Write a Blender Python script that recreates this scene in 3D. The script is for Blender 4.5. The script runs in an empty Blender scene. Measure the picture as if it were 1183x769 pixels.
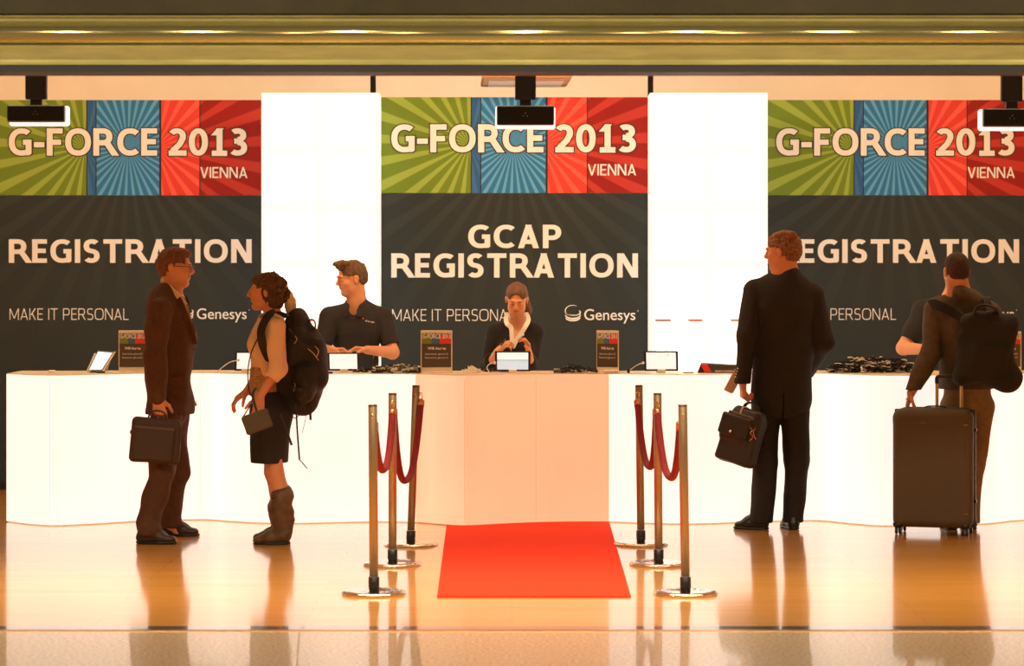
import bpy, math, random
import numpy as np
from mathutils import Vector, Matrix
random.seed(7)
S = bpy.context.scene
COL = S.collection
F_PX, CX, HY, EYE = 3000.0, 591.5, 323.0, 1.57   # focal length in px, centre column, horizon row, eye height

def P(px, py, Y):
    """world point that the photograph shows at (px,py), at distance Y"""
    return Vector(((px-CX)*Y/F_PX, Y, EYE-(py-HY)*Y/F_PX))

# ---------------------------------------------------------------- materials
MATS = {}
def mat(name, col, rough=.6, metal=0., noise=0., nscale=20., bump=0., bscale=60., coat=0., emit=None, estr=0., spec=.5, sheen=0., trans=0., stretch=None):
    if name in MATS: return MATS[name]
    m = bpy.data.materials.new(name); m.use_nodes = True
    nt = m.node_tree; b = nt.nodes['Principled BSDF']
    b.inputs['Base Color'].default_value = (*col, 1)
    b.inputs['Roughness'].default_value = rough
    b.inputs['Metallic'].default_value = metal
    b.inputs['Specular IOR Level'].default_value = spec
    b.inputs['Coat Weight'].default_value = coat
    b.inputs['Sheen Weight'].default_value = sheen
    b.inputs['Transmission Weight'].default_value = trans
    if emit:
        b.inputs['Emission Color'].default_value = (*emit, 1)
        b.inputs['Emission Strength'].default_value = estr
    if noise or bump:
        tc = nt.nodes.new('ShaderNodeTexCoord'); src = tc.outputs['Object']
        if stretch:
            mp = nt.nodes.new('ShaderNodeMapping'); mp.inputs['Scale'].default_value = stretch
            nt.links.new(src, mp.inputs['Vector']); src = mp.outputs['Vector']
    if noise:
        n = nt.nodes.new('ShaderNodeTexNoise'); n.inputs['Scale'].default_value = nscale; n.inputs['Detail'].default_value = 4
        nt.links.new(src, n.inputs['Vector'])
        r = nt.nodes.new('ShaderNodeValToRGB')
        r.color_ramp.elements[0].position = .3; r.color_ramp.elements[1].position = .7
        r.color_ramp.elements[0].color = (*[c*(1-noise) for c in col], 1)
        r.color_ramp.elements[1].color = (*[min(1, c*(1+noise)) for c in col], 1)
        nt.links.new(n.outputs['Fac'], r.inputs['Fac']); nt.links.new(r.outputs['Color'], b.inputs['Base Color'])
    if bump:
        n2 = nt.nodes.new('ShaderNodeTexNoise'); n2.inputs['Scale'].default_value = bscale; n2.inputs['Detail'].default_value = 3
        nt.links.new(src, n2.inputs['Vector'])
        bp = nt.nodes.new('ShaderNodeBump'); bp.inputs['Strength'].default_value = bump; bp.inputs['Distance'].default_value = .01
        nt.links.new(n2.outputs['Fac'], bp.inputs['Height']); nt.links.new(bp.outputs['Normal'], b.inputs['Normal'])
    MATS[name] = m
    return m

# ---------------------------------------------------------------- objects
def tag(o, label=None, cat=None, group=None, kind=None):
    if label: o['label'] = label
    if cat: o['category'] = cat
    if group: o['group'] = group
    if kind: o['kind'] = kind
    return o
def thing(name, loc, label, cat, group=None):
    o = bpy.data.objects.new(name, None); COL.objects.link(o); o.location = loc; o.empty_display_size = .1
    return tag(o, label, cat, group)
def link(name, me, m, parent=None):
    """link mesh given in world coordinates under its parent (an unrotated Empty or mesh)"""
    o = bpy.data.objects.new(name, me); COL.objects.link(o)
    if m is not None:
        for mm in (m if isinstance(m, (list, tuple)) else [m]): me.materials.append(mm)
    if parent is not None:
        o.parent = parent
        w = wloc(parent); o.location = -w
    return o
def wloc(o):
    v = Vector((0, 0, 0))
    while o is not None: v += o.location; o = o.parent
    return v
def mesh(verts, faces, smooth=False):
    me = bpy.data.meshes.new('m'); me.from_pydata([tuple(v) for v in verts], [], faces); me.update()
    if smooth: me.polygons.foreach_set('use_smooth', [True]*len(me.polygons))
    return me

class MB:
    """collects simple shapes into one mesh; coordinates are world coordinates"""
    def __init__(s): s.v = []; s.f = []; s.sm = []
    def add(s, v, f, smooth=False):
        n = len(s.v); s.v += [Vector(p) for p in v]; s.f += [tuple(i+n for i in q) for q in f]; s.sm += [smooth]*len(f); return s
    def box(s, c, d, R=None, bev=0.):
        """centre, full size, rotation matrix, bevel"""
        c = Vector(c); hx, hy, hz = [q/2 for q in d]
        if bev <= 0:
            v = [Vector((x, y, z)) for x in (-hx, hx) for y in (-hy, hy) for z in (-hz, hz)]
            f = [(0, 1, 3, 2), (4, 6, 7, 5), (0, 4, 5, 1), (2, 3, 7, 6), (0, 2, 6, 4), (1, 5, 7, 3)]
        else:
            v = []; f = []; b = min(bev, hx*.9, hy*.9, hz*.9)
            idx = {}
            for i, sx in enumerate((-1, 1)):
                for j, sy in enumerate((-1, 1)):
                    for k, sz in enumerate((-1, 1)):
                        for ax in range(3):
                            q = [sx*hx, sy*hy, sz*hz]
                            for a in range(3):
                                if a != ax: q[a] -= (sx, sy, sz)[a]*b
                            idx[(i, j, k, ax)] = len(v); v.append(Vector(q))
            for ax in range(3):
                for sgn in (0, 1):
                    o = [a for a in range(3) if a != ax]; cyc = []
                    for (p, q) in ((0, 0), (1, 0), (1, 1), (0, 1)):
                        t = [0, 0, 0]; t[ax] = sgn; t[o[0]] = p; t[o[1]] = q; cyc.append(idx[(*t, ax)])
                    f.append(tuple(cyc))
            for ax in range(3):
                o = [a for a in range(3) if a != ax]
                for p in (0, 1):
                    for q in (0, 1):
                        t0 = [0, 0, 0]; t1 = [0, 0, 0]; t1[ax] = 1
                        t0[o[0]] = t1[o[0]] = p; t0[o[1]] = t1[o[1]] = q
                        f.append((idx[(*t0, o[0])], idx[(*t1, o[0])], idx[(*t1, o[1])], idx[(*t0, o[1])]))
            for i in (0, 1):
                for j in (0, 1):
                    for k in (0, 1): f.append((idx[(i, j, k, 0)], idx[(i, j, k, 1)], idx[(i, j, k, 2)]))
            # make all normals point out
            g = []
            for q in f:
                n = (v[q[1]]-v[q[0]]).cross(v[q[2]]-v[q[0]]); m_ = sum((v[i] for i in q), Vector())/len(q)
                g.append(q if n.dot(m_) > 0 else tuple(reversed(q)))
            f = g
        if R is not None: v = [R @ p for p in v]
        return s.add([p+c for p in v], f)
    def lathe(s, base, prof, n=40, axis=Vector((0, 0, 1))):
        """prof: list of (radius, height) along axis from base"""
        base = Vector(base); ax = Vector(axis).normalized(); u = ax.orthogonal().normalized(); w = ax.cross(u)
        v = []; f = []
        for r, h in prof:
            for i in range(n):
                a = 2*math.pi*i/n; v.append(base+ax*h+(u*math.cos(a)+w*math.sin(a))*max(r, 1e-5))
        for k in range(len(prof)-1):
            for i in range(n):
                j = (i+1) % n; f.append((k*n+i, k*n+j, (k+1)*n+j, (k+1)*n+i))
        f.append(tuple(reversed(range(n)))); f.append(tuple((len(prof)-1)*n+i for i in range(n)))
        return s.add(v, f, True)
    def tube(s, pts, r, n=10, sub=6, closed=False):
        pts = [Vector(p) for p in pts]
        if sub > 1 and len(pts) > 2: pts = spline(pts, sub)
        rr = r if isinstance(r, (list, tuple)) else None
        v = []; f = []; N = len(pts); u = None
        for i, p in enumerate(pts):
            t = (pts[min(i+1, N-1)]-pts[max(i-1, 0)]).normalized()
            u = t.orthogonal().normalized() if u is None else (u-t*u.dot(t)).normalized()
            w = t.cross(u)
            ri = r if rr is None else rr[0]+(rr[1]-rr[0])*i/(N-1)
            for k in range(n):
                a = 2*math.pi*k/n; v.append(p+(u*math.cos(a)+w*math.sin(a))*ri)
        for i in range(N-1):
            for k in range(n):
                j = (k+1) % n; f.append((i*n+k, i*n+j, (i+1)*n+j, (i+1)*n+k))
        f.append(tuple(reversed(range(n)))); f.append(tuple((N-1)*n+i for i in range(n)))
        return s.add(v, f, True)
    def ribbon(s, pts, wdir, w, t, sub=6):
        """flat strap through pts, w wide along wdir, t thick"""
        pts = [Vector(p) for p in pts]
        if sub > 1 and len(pts) > 2: pts = spline(pts, sub)
        N = len(pts); v = []; f = []; wd0 = Vector(wdir).normalized()
        for i, p in enumerate(pts):
            tg = (pts[min(i+1, N-1)]-pts[max(i-1, 0)]).normalized()
            wd = (wd0-tg*wd0.dot(tg)); wd = wd.normalized() if wd.length > 1e-4 else tg.orthogonal().normalized()
            nn = tg.cross(wd)
            for a, b in ((-1, -1), (1, -1), (1, 1), (-1, 1)): v.append(p+wd*(a*w/2)+nn*(b*t/2))
        for i in range(N-1):
            for k in range(4):
                j = (k+1) % 4; f.append((i*4+k, i*4+j, (i+1)*4+j, (i+1)*4+k))
        f.append((3, 2, 1, 0)); f.append(tuple((N-1)*4+i for i in range(4)))
        return s.add(v, f, False)
    def ball(s, c, r, R=None, n=16):
        c = Vector(c); r = r if isinstance(r, (tuple, list)) else (r, r, r); v = []; f = []; m = n//2
        for i in range(m+1):
            th = math.pi*i/m
            for k in range(n):
                ph = 2*math.pi*k/n
                q = Vector((r[0]*math.sin(th)*math.cos(ph), r[1]*math.sin(th)*math.sin(ph), r[2]*math.cos(th)))
                v.append(c+(R @ q if R is not None else q))
        for i in range(m):
            for k in range(n):
                j = (k+1) % n; f.append((i*n+k, (i+1)*n+k, (i+1)*n+j, i*n+j))
        return s.add(v, f, True)
    def prism(s, poly, z0, z1):
        n = len(poly); v = [Vector((x, y, z0)) for x, y in poly]+[Vector((x, y, z1)) for x, y in poly]
        f = [tuple(reversed(range(n))), tuple(range(n, 2*n))]+[(i, (i+1) % n, n+(i+1) % n, n+i) for i in range(n)]
        return s.add(v, f)
    def build(s, name, m, parent=None):
        me = bpy.data.meshes.new(name); me.from_pydata([tuple(p) for p in s.v], [], s.f); me.update()
        me.polygons.foreach_set('use_smooth', s.sm)
        return link(name, me, m, parent)
def spline(pts, sub):
    out = []; n = len(pts)
    for i in range(n-1):
        p0, p1, p2, p3 = pts[max(i-1, 0)], pts[i], pts[i+1], pts[min(i+2, n-1)]
        for k in range(sub):
            t = k/sub
            out.append(.5*((2*p1)+(p2-p0)*t+(2*p0-5*p1+4*p2-p3)*t*t+(3*p1-p0-3*p2+p3)*t**3))
    out.append(pts[-1]); return out
def rotz(a): return Matrix.Rotation(a, 3, 'Z')
def frame(fwd, up=(0, 0, 1)):
    """3x3 with columns right, forward, up"""
    f = Vector(fwd).normalized(); r = f.cross(Vector(up)).normalized(); u = r.cross(f)
    return Matrix((r, f, u)).transposed()

# ---------------------------------------------------------------- implicit surfaces (organic shapes as one continuous skin)
class Field:
    def __init__(s, lo, hi, step=.008, dense=()):
        ax = []
        for a in range(3):
            c = [lo[a]]
            while c[-1] < hi[a]:
                st = step
                for (dl, dh, ds) in dense:
                    if dl[a]-step <= c[-1] <= dh[a]: st = min(st, ds)
                c.append(c[-1]+st)
            ax.append(np.array(c, dtype=np.float32))
        s.ax = ax; s.F = np.full([len(c) for c in ax], 1., dtype=np.float32)
    def sub(s, lo, hi):
        sl = []
        for a in range(3):
            i0 = int(np.searchsorted(s.ax[a], lo[a])); i1 = int(np.searchsorted(s.ax[a], hi[a]))
            if i1 <= i0: return None
            sl.append(slice(i0, i1))
        return tuple(sl), s.ax[0][sl[0]][:, None, None], s.ax[1][sl[1]][None, :, None], s.ax[2][sl[2]][None, None, :]
    def comb(s, sl, d, k, mode):
        A = s.F[sl]
        if mode == 'u':
            h = np.maximum(k-np.abs(A-d), 0)/k; s.F[sl] = np.minimum(A, d)-h*h*k*.25
        elif mode == 's':
            d = -d; h = np.maximum(k-np.abs(A-d), 0)/k; s.F[sl] = np.maximum(A, d)+h*h*k*.25
    def cone(s, a, b, ra, rb, k=.01, sq=None, mode='u'):
        m = max(ra, rb)*(max(1, sq[1]) if sq else 1)+k+.03
        lo = [min(a[i], b[i])-m for i in range(3)]; hi = [max(a[i], b[i])+m for i in range(3)]
        g = s.sub(lo, hi)
        if g is None: return s
        sl, x, y, z = g
        bx, by, bz = [b[i]-a[i] for i in range(3)]; L = max(bx*bx+by*by+bz*bz, 1e-9)
        X, Y, Z = x-a[0], y-a[1], z-a[2]
        t = np.clip((X*bx+Y*by+Z*bz)/L, 0, 1)
        X = X-t*bx; Y = Y-t*by; Z = Z-t*bz
        if sq:
            n, f = sq; q = (X*n[0]+Y*n[1]+Z*n[2])*(1/f-1); X = X+q*n[0]; Y = Y+q*n[1]; Z = Z+q*n[2]
        d = np.sqrt(X*X+Y*Y+Z*Z)-(ra+t*(rb-ra)); s.comb(sl, d, k, mode); return s
    def ell(s, c, r, R=None, k=.01, mode='u'):
        m = max(r)+k+.03; g = s.sub([c[i]-m for i in range(3)], [c[i]+m for i in range(3)])
        if g is None: return s
        sl, x, y, z = g; X, Y, Z = x-c[0], y-c[1], z-c[2]
        if R is not None:
            X, Y, Z = [R[0][i]*X+R[1][i]*Y+R[2][i]*Z for i in range(3)]
        k0 = np.sqrt((X/r[0])**2+(Y/r[1])**2+(Z/r[2])**2); k1 = np.sqrt((X/r[0]**2)**2+(Y/r[1]**2)**2+(Z/r[2]**2)**2)+1e-6
        s.comb(sl, k0*(k0-1)/k1, k, mode); return s
    def box(s, c, h, R=None, rd=.01, k=.01, mode='u', taper=0.):
        m = math.sqrt(sum(q*q for q in h))+k+.03; g = s.sub([c[i]-m for i in range(3)], [c[i]+m for i in range(3)])
        if g is None: return s
        sl, x, y, z = g; X, Y, Z = x-c[0], y-c[1], z-c[2]
        if R is not None:
            X, Y, Z = [R[0][i]*X+R[1][i]*Y+R[2][i]*Z for i in range(3)]
        if taper: f = 1+taper*np.clip(Z/h[2], -1, 1); X = X/f; Y = Y/f
        qx, qy, qz = np.abs(X)-(h[0]-rd), np.abs(Y)-(h[1]-rd), np.abs(Z)-(h[2]-rd)
        d = np.sqrt(np.maximum(qx, 0)**2+np.maximum(qy, 0)**2+np.maximum(qz, 0)**2)+np.minimum(np.maximum(np.maximum(qx, qy), qz), 0)-rd
        s.comb(sl, d, k, mode); return s
    def plane(s, p, n, lo=None, hi=None):
        """cut away everything on the side n of point p"""
        g = s.sub(lo or [-99]*3, hi or [99]*3); sl, x, y, z = g
        s.F[sl] = np.maximum(s.F[sl], (x-p[0])*n[0]+(y-p[1])*n[1]+(z-p[2])*n[2]); return s
    def ripple(s, amp, fr, seed=0, z0=-9, z1=9, stretch=(1, 1, 1)):
        """soft uneven folds"""
        g = s.sub([-99, -99, z0], [99, 99, z1])
        if g is None: return s
        sl, x, y, z = g; rn = random.Random(seed); d = 0
        for i in range(5):
            v = Vector((rn.uniform(-1, 1)*stretch[0], rn.uniform(-1, 1)*stretch[1], rn.uniform(-1, 1)*stretch[2])).normalized()*fr*rn.uniform(.6, 1.5); ph = rn.uniform(0, 6)
            w = Vector((rn.uniform(-1, 1), rn.uniform(-1, 1), rn.uniform(-1, 1)))*fr*.5
            d = d+np.sin(x*v[0]+y*v[1]+z*v[2]+ph+1.2*np.sin(x*w[0]+y*w[1]+z*w[2]))
        s.F[sl] = s.F[sl]+(amp/2.5)*d.astype(np.float32); return s
    def mesh(s):
        F = s.F; F[0] = F[-1] = 1; F[:, 0] = F[:, -1] = 1; F[:, :, 0] = F[:, :, -1] = 1
        sg = F < 0; nx, ny, nz = F.shape
        c8 = [(i, j, k) for i in (0, 1) for j in (0, 1) for k in (0, 1)]
        cnt = np.zeros((nx-1, ny-1, nz-1), dtype=np.int8)
        for i, j, k in c8: cnt += sg[i:nx-1+i, j:ny-1+j, k:nz-1+k]
        act = np.argwhere((cnt > 0) & (cnt < 8)); idx = np.full(cnt.shape, -1, dtype=np.int64); idx[tuple(act.T)] = np.arange(len(act))
        acc = np.zeros((len(act), 3)); n = np.zeros(len(act)); I, J, K = act.T
        A = s.ax
        for e in range(3):
            o = [q for q in range(3) if q != e]
            for p in (0, 1):
                for q in (0, 1):
                    d0 = [0, 0, 0]; d0[o[0]] = p; d0[o[1]] = q; d1 = list(d0); d1[e] = 1
                    f0 = F[I+d0[0], J+d0[1], K+d0[2]]; f1 = F[I+d1[0], J+d1[1], K+d1[2]]
                    ms = (f0 < 0) != (f1 < 0); t = np.where(ms, f0/np.where(ms, f0-f1, 1), 0)
                    p0 = np.stack([A[a][act[:, a]+d0[a]] for a in range(3)], 1).astype(np.float64); p1 = np.stack([A[a][act[:, a]+d1[a]] for a in range(3)], 1)
                    acc += np.where(ms[:, None], p0+(p1-p0)*t[:, None], 0); n += ms
        V = acc/n[:, None]; quads = []
        for e in range(3):
            o = [(e+1) % 3, (e+2) % 3]
            s0 = [slice(None)]*3; s1 = [slice(None)]*3; s0[e] = slice(0, -1); s1[e] = slice(1, None)
            for q in o: s0[q] = slice(1, -1); s1[q] = slice(1, -1)
            a0, a1 = sg[tuple(s0)], sg[tuple(s1)]; ch = np.argwhere(a0 != a1)
            if not len(ch): continue
            ins = a0[tuple(ch.T)]
            base = ch.copy()
            def cell(da, db):
                c = base.copy(); c[:, o[0]] += da; c[:, o[1]] += db; return idx[c[:, 0], c[:, 1], c[:, 2]]
            q = np.stack([cell(0, 0), cell(1, 0), cell(1, 1), cell(0, 1)], 1)
            q[~ins] = q[~ins][:, ::-1]; quads.append(q)
        Q = np.concatenate(quads)
        me = bpy.data.meshes.new('skin'); me.vertices.add(len(V)); me.vertices.foreach_set('co', V.astype(np.float32).ravel())
        me.loops.add(len(Q)*4); me.loops.foreach_set('vertex_index', Q.astype(np.int32).ravel())
        me.polygons.add(len(Q)); me.polygons.foreach_set('loop_start', np.arange(0, len(Q)*4, 4, dtype=np.int32)); me.polygons.foreach_set('loop_total', np.full(len(Q), 4, dtype=np.int32))
        me.polygons.foreach_set('use_smooth', np.ones(len(Q), dtype=bool)); me.update(calc_edges=True); me.validate()
        return me
    def build(s, name, m, parent=None): return link(name, s.mesh(), m, parent)
def bounds(pts, m):
    return [min(p[i] for p in pts)-m for i in range(3)], [max(p[i] for p in pts)+m for i in range(3)]

# ---------------------------------------------------------------- lettering
def text_mesh(txt, x0, x1, z0, z1, y, bold=0., ext=.001, capref='H', spacing=1., grow=0.):
    """flat letters spanning x0..x1; z0..z1 is baseline to cap height; facing -Y at distance y"""
    def dims(t):
        c = bpy.data.curves.new('t', 'FONT'); c.body = t; c.size = 1; c.offset = bold; c.extrude = 0; c.space_character = spacing
        o = bpy.data.objects.new('t', c); COL.objects.link(o)
        me = bpy.data.meshes.new_from_object(o.evaluated_get(bpy.context.evaluated_depsgraph_get()))
        bpy.data.objects.remove(o); bpy.data.curves.remove(c); return me
    mh = dims(capref); hz = [v.co.y for v in mh.vertices]; b0, b1 = min(hz), max(hz)
    me = dims(txt); xs = [v.co.x for v in me.vertices]; a0, a1 = min(xs), max(xs)
    if grow:   # fatter copy of the same letters, used for their printed outline
        c = bpy.data.curves.new('t', 'FONT'); c.body = txt; c.size = 1; c.offset = bold+grow; c.space_character = spacing
        o = bpy.data.objects.new('t', c); COL.objects.link(o)
        me = bpy.data.meshes.new_from_object(o.evaluated_get(bpy.context.evaluated_depsgraph_get()))
        bpy.data.objects.remove(o); bpy.data.curves.remove(c)
    for v in me.vertices:
        px, pz = v.co.x, v.co.y
        v.co = (x0+(px-a0)/(a1-a0)*(x1-x0), y-v.co.z, z0+(pz-b0)/(b1-b0)*(z1-z0))
    import bmesh
    bm = bmesh.new(); bm.from_mesh(me)
    bmesh.ops.recalc_face_normals(bm, faces=bm.faces)
    bm.normal_update()
    if bm.faces and sum(f.normal.y*f.calc_area() for f in bm.faces) > 0: bmesh.ops.reverse_faces(bm, faces=bm.faces)
    bm.to_mesh(me); bm.free(); me.update()
    return me

# ---------------------------------------------------------------- drawn capitals for the banners
def _arc(cx, cy, rx, ry, a0, a1, n=14, e=2.25):
    out = []
    for i in range(n+1):
        a = math.radians(a0+(a1-a0)*i/n); c, s_ = math.cos(a), math.sin(a)
        out.append((cx+rx*math.copysign(abs(c)**(2/e), c), cy+ry*math.copysign(abs(s_)**(2/e), s_)))
    return out
def glyph(ch, t, e=2.25):
    """strokes of one capital of height 1: ('s', centre line) or ('d', slanted bar with level ends); and its width"""
    h = t/2; S_ = lambda *p: ('s', list(p)); D = lambda x0, y0, x1, y1, w=1.: ('d', (x0, y0, x1, y1, w))
    A = lambda *a: _arc(*a, e=e)
    if ch == 'I': return [S_((h, 0), (h, 1))], t
    if ch == '-': return [S_((0, .40), (.34, .40))], .34
    if ch == 'T': return [S_((0, 1-h), (.66, 1-h)), S_((.33, 0), (.33, 1))], .66
    if ch == 'E': return [S_((h, 0), (h, 1)), S_((0, 1-h), (.52, 1-h)), S_((0, .51), (.48, .51)), S_((0, h), (.52, h))], .52
    if ch == 'F': return [S_((h, 0), (h, 1)), S_((0, 1-h), (.52, 1-h)), S_((0, .49), (.47, .49))], .52
    if ch == 'L': return [S_((h, 0), (h, 1)), S_((0, h), (.50, h))], .50
    if ch in 'PR':
        b = .44 if ch == 'P' else .47; rx = .20+.02*(1-t); x1 = .62-h-rx; cy = (1-h+b)/2; ry = (1-h-b)/2
        st = [S_((h, 0), (h, 1)), ('s', [(0, 1-h)]+A(x1, cy, rx, ry, 90, -90)+[(0, b)])]
        if ch == 'R': st.append(D(.32, b, .60, 0, 1.05))
        return st, .64 if ch == 'P' else .70
    if ch == 'O': return [('s', A(.42, .5, .42-h, .5-h, 0, 360, 36))], .84
    if ch == '0': return [('s', _arc(.31, .5, .31-h, .5-h, 0, 360, 36, e=2.15))], .62
    if ch == 'C': return [('s', A(.42, .5, .42-h, .5-h, 48, 312, 28))], .70
    if ch == 'G': return [('s', A(.42, .5, .42-h, .5-h, 50, 285, 26)+[(.72-h, h*1.15), (.74-h, .12+h*.6)]), S_((.74-h, .03+h*.3), (.74-h, .53)), S_((.46, .49), (.74, .49))], .74
    if ch == 'S': return [('s', A(.29, .5+(.5-h)/2+.005, .29-h, (.5-h)/2-.002, 38, 250, 18)+A(.27, (.5+h)/2-.005, .29-h, (.5-h)/2-.002, 68, -145, 18))], .57
    if ch == 'A': return [D(.0, 0, .36-t*.48, 1), D(.72-t*1.10, 0, .36-t*.62, 1), S_((.16, .27), (.56, .27))], .72
    if ch == 'V': return [D(0, 1, .35-t*.55, 0), D(.70-t*1.08, 1, .35-t*.55, 0)], .70
    if ch == 'N': return [S_((h, 0), (h, 1)), S_((.72-h, 0), (.72-h, 1)), D(.0, 1, .72-t*1.15, 0, 1.1)], .72
    if ch == 'M': return [S_((h, 0), (h, 1)), S_((.88-h, 0), (.88-h, 1)), D(0, 1, .44-t*.5, .12), D(.88-t*1.05, 1, .44-t*.5, .12)], .88
    if ch == 'K': return [S_((h, 0), (h, 1)), D(.10, .42, .58-t*1.1, 1, 1.2), D(.20, .56, .60-t*1.1, 0, 1.2)], .62
    if ch == '1': return [S_((.30, 0), (.30, 1)), D(.02, .74, .22, 1, .9), S_((.05, h*.9), (.55, h*.9))], .56
    if ch == '2': return [('s', _arc(.27, .70, .29-h, .30-h, 150, -25, 16)+[(.36, .42), (.12, .13+h*.3)]), S_((0, h), (.58, h))], .58
    if ch == '3': return [('s', _arc(.25, .745, .28-h, .255-h, 140, -90, 16)), ('s', _arc(.25, .29, .31-h, .29-h, 90, -140, 18)), S_((.14, .53), (.28, .53))], .57
    return [], .30
def drawn_text(txt, x0, x1, z0, z1, y, t=.2, gap=.13, grow=0., e=2.25):
    """words in drawn capitals, spanning x0..x1 and z0..z1 (baseline..cap height)"""
    V, Fc = [], []; x = 0; lay = []
    for ch in txt:
        st, w = glyph(ch, t, e) if ch != ' ' else ([], .22)
        for si, (kind, g) in enumerate(st):
            n0 = len(V)
            if kind == 'd':
                a, b, c, d, f = g; L = math.hypot(c-a, d-b); hw = t*f*L/max(abs(d-b), .05)*(1 if L else 1); hw = min(hw, t*1.9)
                sx = grow*1.3; sy = math.copysign(grow, d-b); k = (c-a)/(d-b)
                n = len(V); V += [(x+a-sx-k*sy, b-sy), (x+a+hw+sx-k*sy, b-sy), (x+c+hw+sx+k*sy, d+sy), (x+c-sx+k*sy, d+sy)]; Fc.append((n, n+1, n+2, n+3))
            else:
                pts = g; closed = math.dist(pts[0], pts[-1]) < 1e-6; N = len(pts); n = len(V); hw = t/2+grow
                for i in range(N):
                    if closed: p, q = pts[(i-1) % (N-1)], pts[(i+1) % (N-1)] if i < N-1 else pts[1]
                    else: p, q = pts[max(i-1, 0)], pts[min(i+1, N-1)]
                    if 0 < i < N-1 or closed:
                        u = (pts[i][0]-p[0], pts[i][1]-p[1]); v = (q[0]-pts[i][0], q[1]-pts[i][1]); lu = math.hypot(*u) or 1; lv = math.hypot(*v) or 1
                        tx, ty = u[0]/lu+v[0]/lv, u[1]/lu+v[1]/lv; l = math.hypot(tx, ty) or 1; tx /= l; ty /= l
                        m = 1/max(.6, tx*u[0]/lu+ty*u[1]/lu)
                    else:
                        l = math.dist(p, q) or 1; tx, ty = (q[0]-p[0])/l, (q[1]-p[1])/l; m = 1
                    cx, cy = pts[i]
                    if not closed and grow:
                        if i == 0: cx -= tx*grow; cy -= ty*grow
                        if i == N-1: cx += tx*grow; cy += ty*grow
                    V += [(x+cx-ty*hw*m, cy+tx*hw*m), (x+cx+ty*hw*m, cy-tx*hw*m)]
                for i in range(N-1): Fc.append((n+2*i, n+2*i+1, n+2*i+3, n+2*i+2))
            lay += [si*.00025]*(len(V)-n0)
        x += w+gap
    W = x-gap
    v3 = [(x0+(a/W)*(x1-x0), y-l, z0+b*(z1-z0)) for (a, b), l in zip(V, lay)]
    out = []
    for f in Fc:
        ar = sum(v3[f[i]][0]*v3[f[(i+1) % 4]][2]-v3[f[(i+1) % 4]][0]*v3[f[i]][2] for i in range(4)); out.append(f if ar > 0 else tuple(reversed(f)))
    return mesh(v3, out)

# ================================================================ CAMERA
cd = bpy.data.cameras.new('camera'); cam = bpy.data.objects.new('camera', cd); COL.objects.link(cam)
cd.sensor_width = 36; cd.lens = F_PX/1183*36; cd.shift_y = (HY-384.5)/1183
cam.location = (0, 0, EYE); cam.rotation_euler = (math.radians(90), 0, 0); cd.clip_start = .2
cd.dof.use_dof = True; cd.dof.focus_distance = 16.2; cd.dof.aperture_fstop = 3.2
S.camera = cam
S.view_settings.view_transform = 'Standard'; S.view_settings.look = 'None'; S.view_settings.gamma = 1; S.view_settings.use_curve_mapping = False
S.view_settings.exposure = 0.0
S.cycles.use_denoising = True
S.cycles.max_bounces = 8; S.cycles.sample_clamp_indirect = 6

# ================================================================ MATERIALS OF THE ROOM
def wood_floor():
    m = bpy.data.materials.new('maple planks'); m.use_nodes = True; nt = m.node_tree; b = nt.nodes['Principled BSDF']; L = nt.links.new
    tc = nt.nodes.new('ShaderNodeTexCoord')
    br = nt.nodes.new('ShaderNodeTexBrick'); br.inputs['Scale'].default_value = 1
    br.inputs['Brick Width'].default_value = 1.9; br.inputs['Row Height'].default_value = .14; br.inputs['Mortar Size'].default_value = .0015
    br.inputs['Color1'].default_value = (.90, .45, .085, 1); br.inputs['Color2'].default_value = (.80, .37, .06, 1); br.inputs['Mortar'].default_value = (.26, .10, .02, 1)
    L(tc.outputs['Object'], br.inputs['Vector'])
    mp = nt.nodes.new('ShaderNodeMapping'); mp.inputs['Scale'].default_value = (1.2, 26, 1); L(tc.outputs['Object'], mp.inputs['Vector'])
    n = nt.nodes.new('ShaderNodeTexNoise'); n.inputs['Scale'].default_value = 2; n.inputs['Detail'].default_value = 6; L(mp.outputs[0], n.inputs['Vector'])
    mx = nt.nodes.new('ShaderNodeMix'); mx.data_type = 'RGBA'; mx.blend_type = 'MULTIPLY'; mx.inputs[0].default_value = .6
    r = nt.nodes.new('ShaderNodeValToRGB'); r.color_ramp.elements[0].position = .3; r.color_ramp.elements[0].color = (.68, .62, .55, 1); r.color_ramp.elements[1].position = .65; r.color_ramp.elements[1].color = (1.1, 1.08, 1.05, 1)
    L(n.outputs['Fac'], r.inputs['Fac']); L(br.outputs['Color'], mx.inputs[6]); L(r.outputs['Color'], mx.inputs[7]); L(mx.outputs[2], b.inputs['Base Color'])
    b.inputs['Roughness'].default_value = .30; b.inputs['Specular IOR Level'].default_value = .5
    b.inputs['Coat Weight'].default_value = 1.0; b.inputs['Coat Roughness'].default_value = .10; b.inputs['Coat IOR'].default_value = 1.62
    n2 = nt.nodes.new('ShaderNodeTexNoise'); n2.inputs['Scale'].default_value = 1.7; L(mp.outputs[0], n2.inputs['Vector'])
    bp = nt.nodes.new('ShaderNodeBump'); bp.inputs['Strength'].default_value = .05; bp.inputs['Distance'].default_value = .003
    L(n2.outputs['Fac'], bp.inputs['Height']); L(bp.outputs['Normal'], b.inputs['Normal']); L(bp.outputs['Normal'], b.inputs['Coat Normal'])
    return m
M_WOOD = wood_floor()
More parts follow.
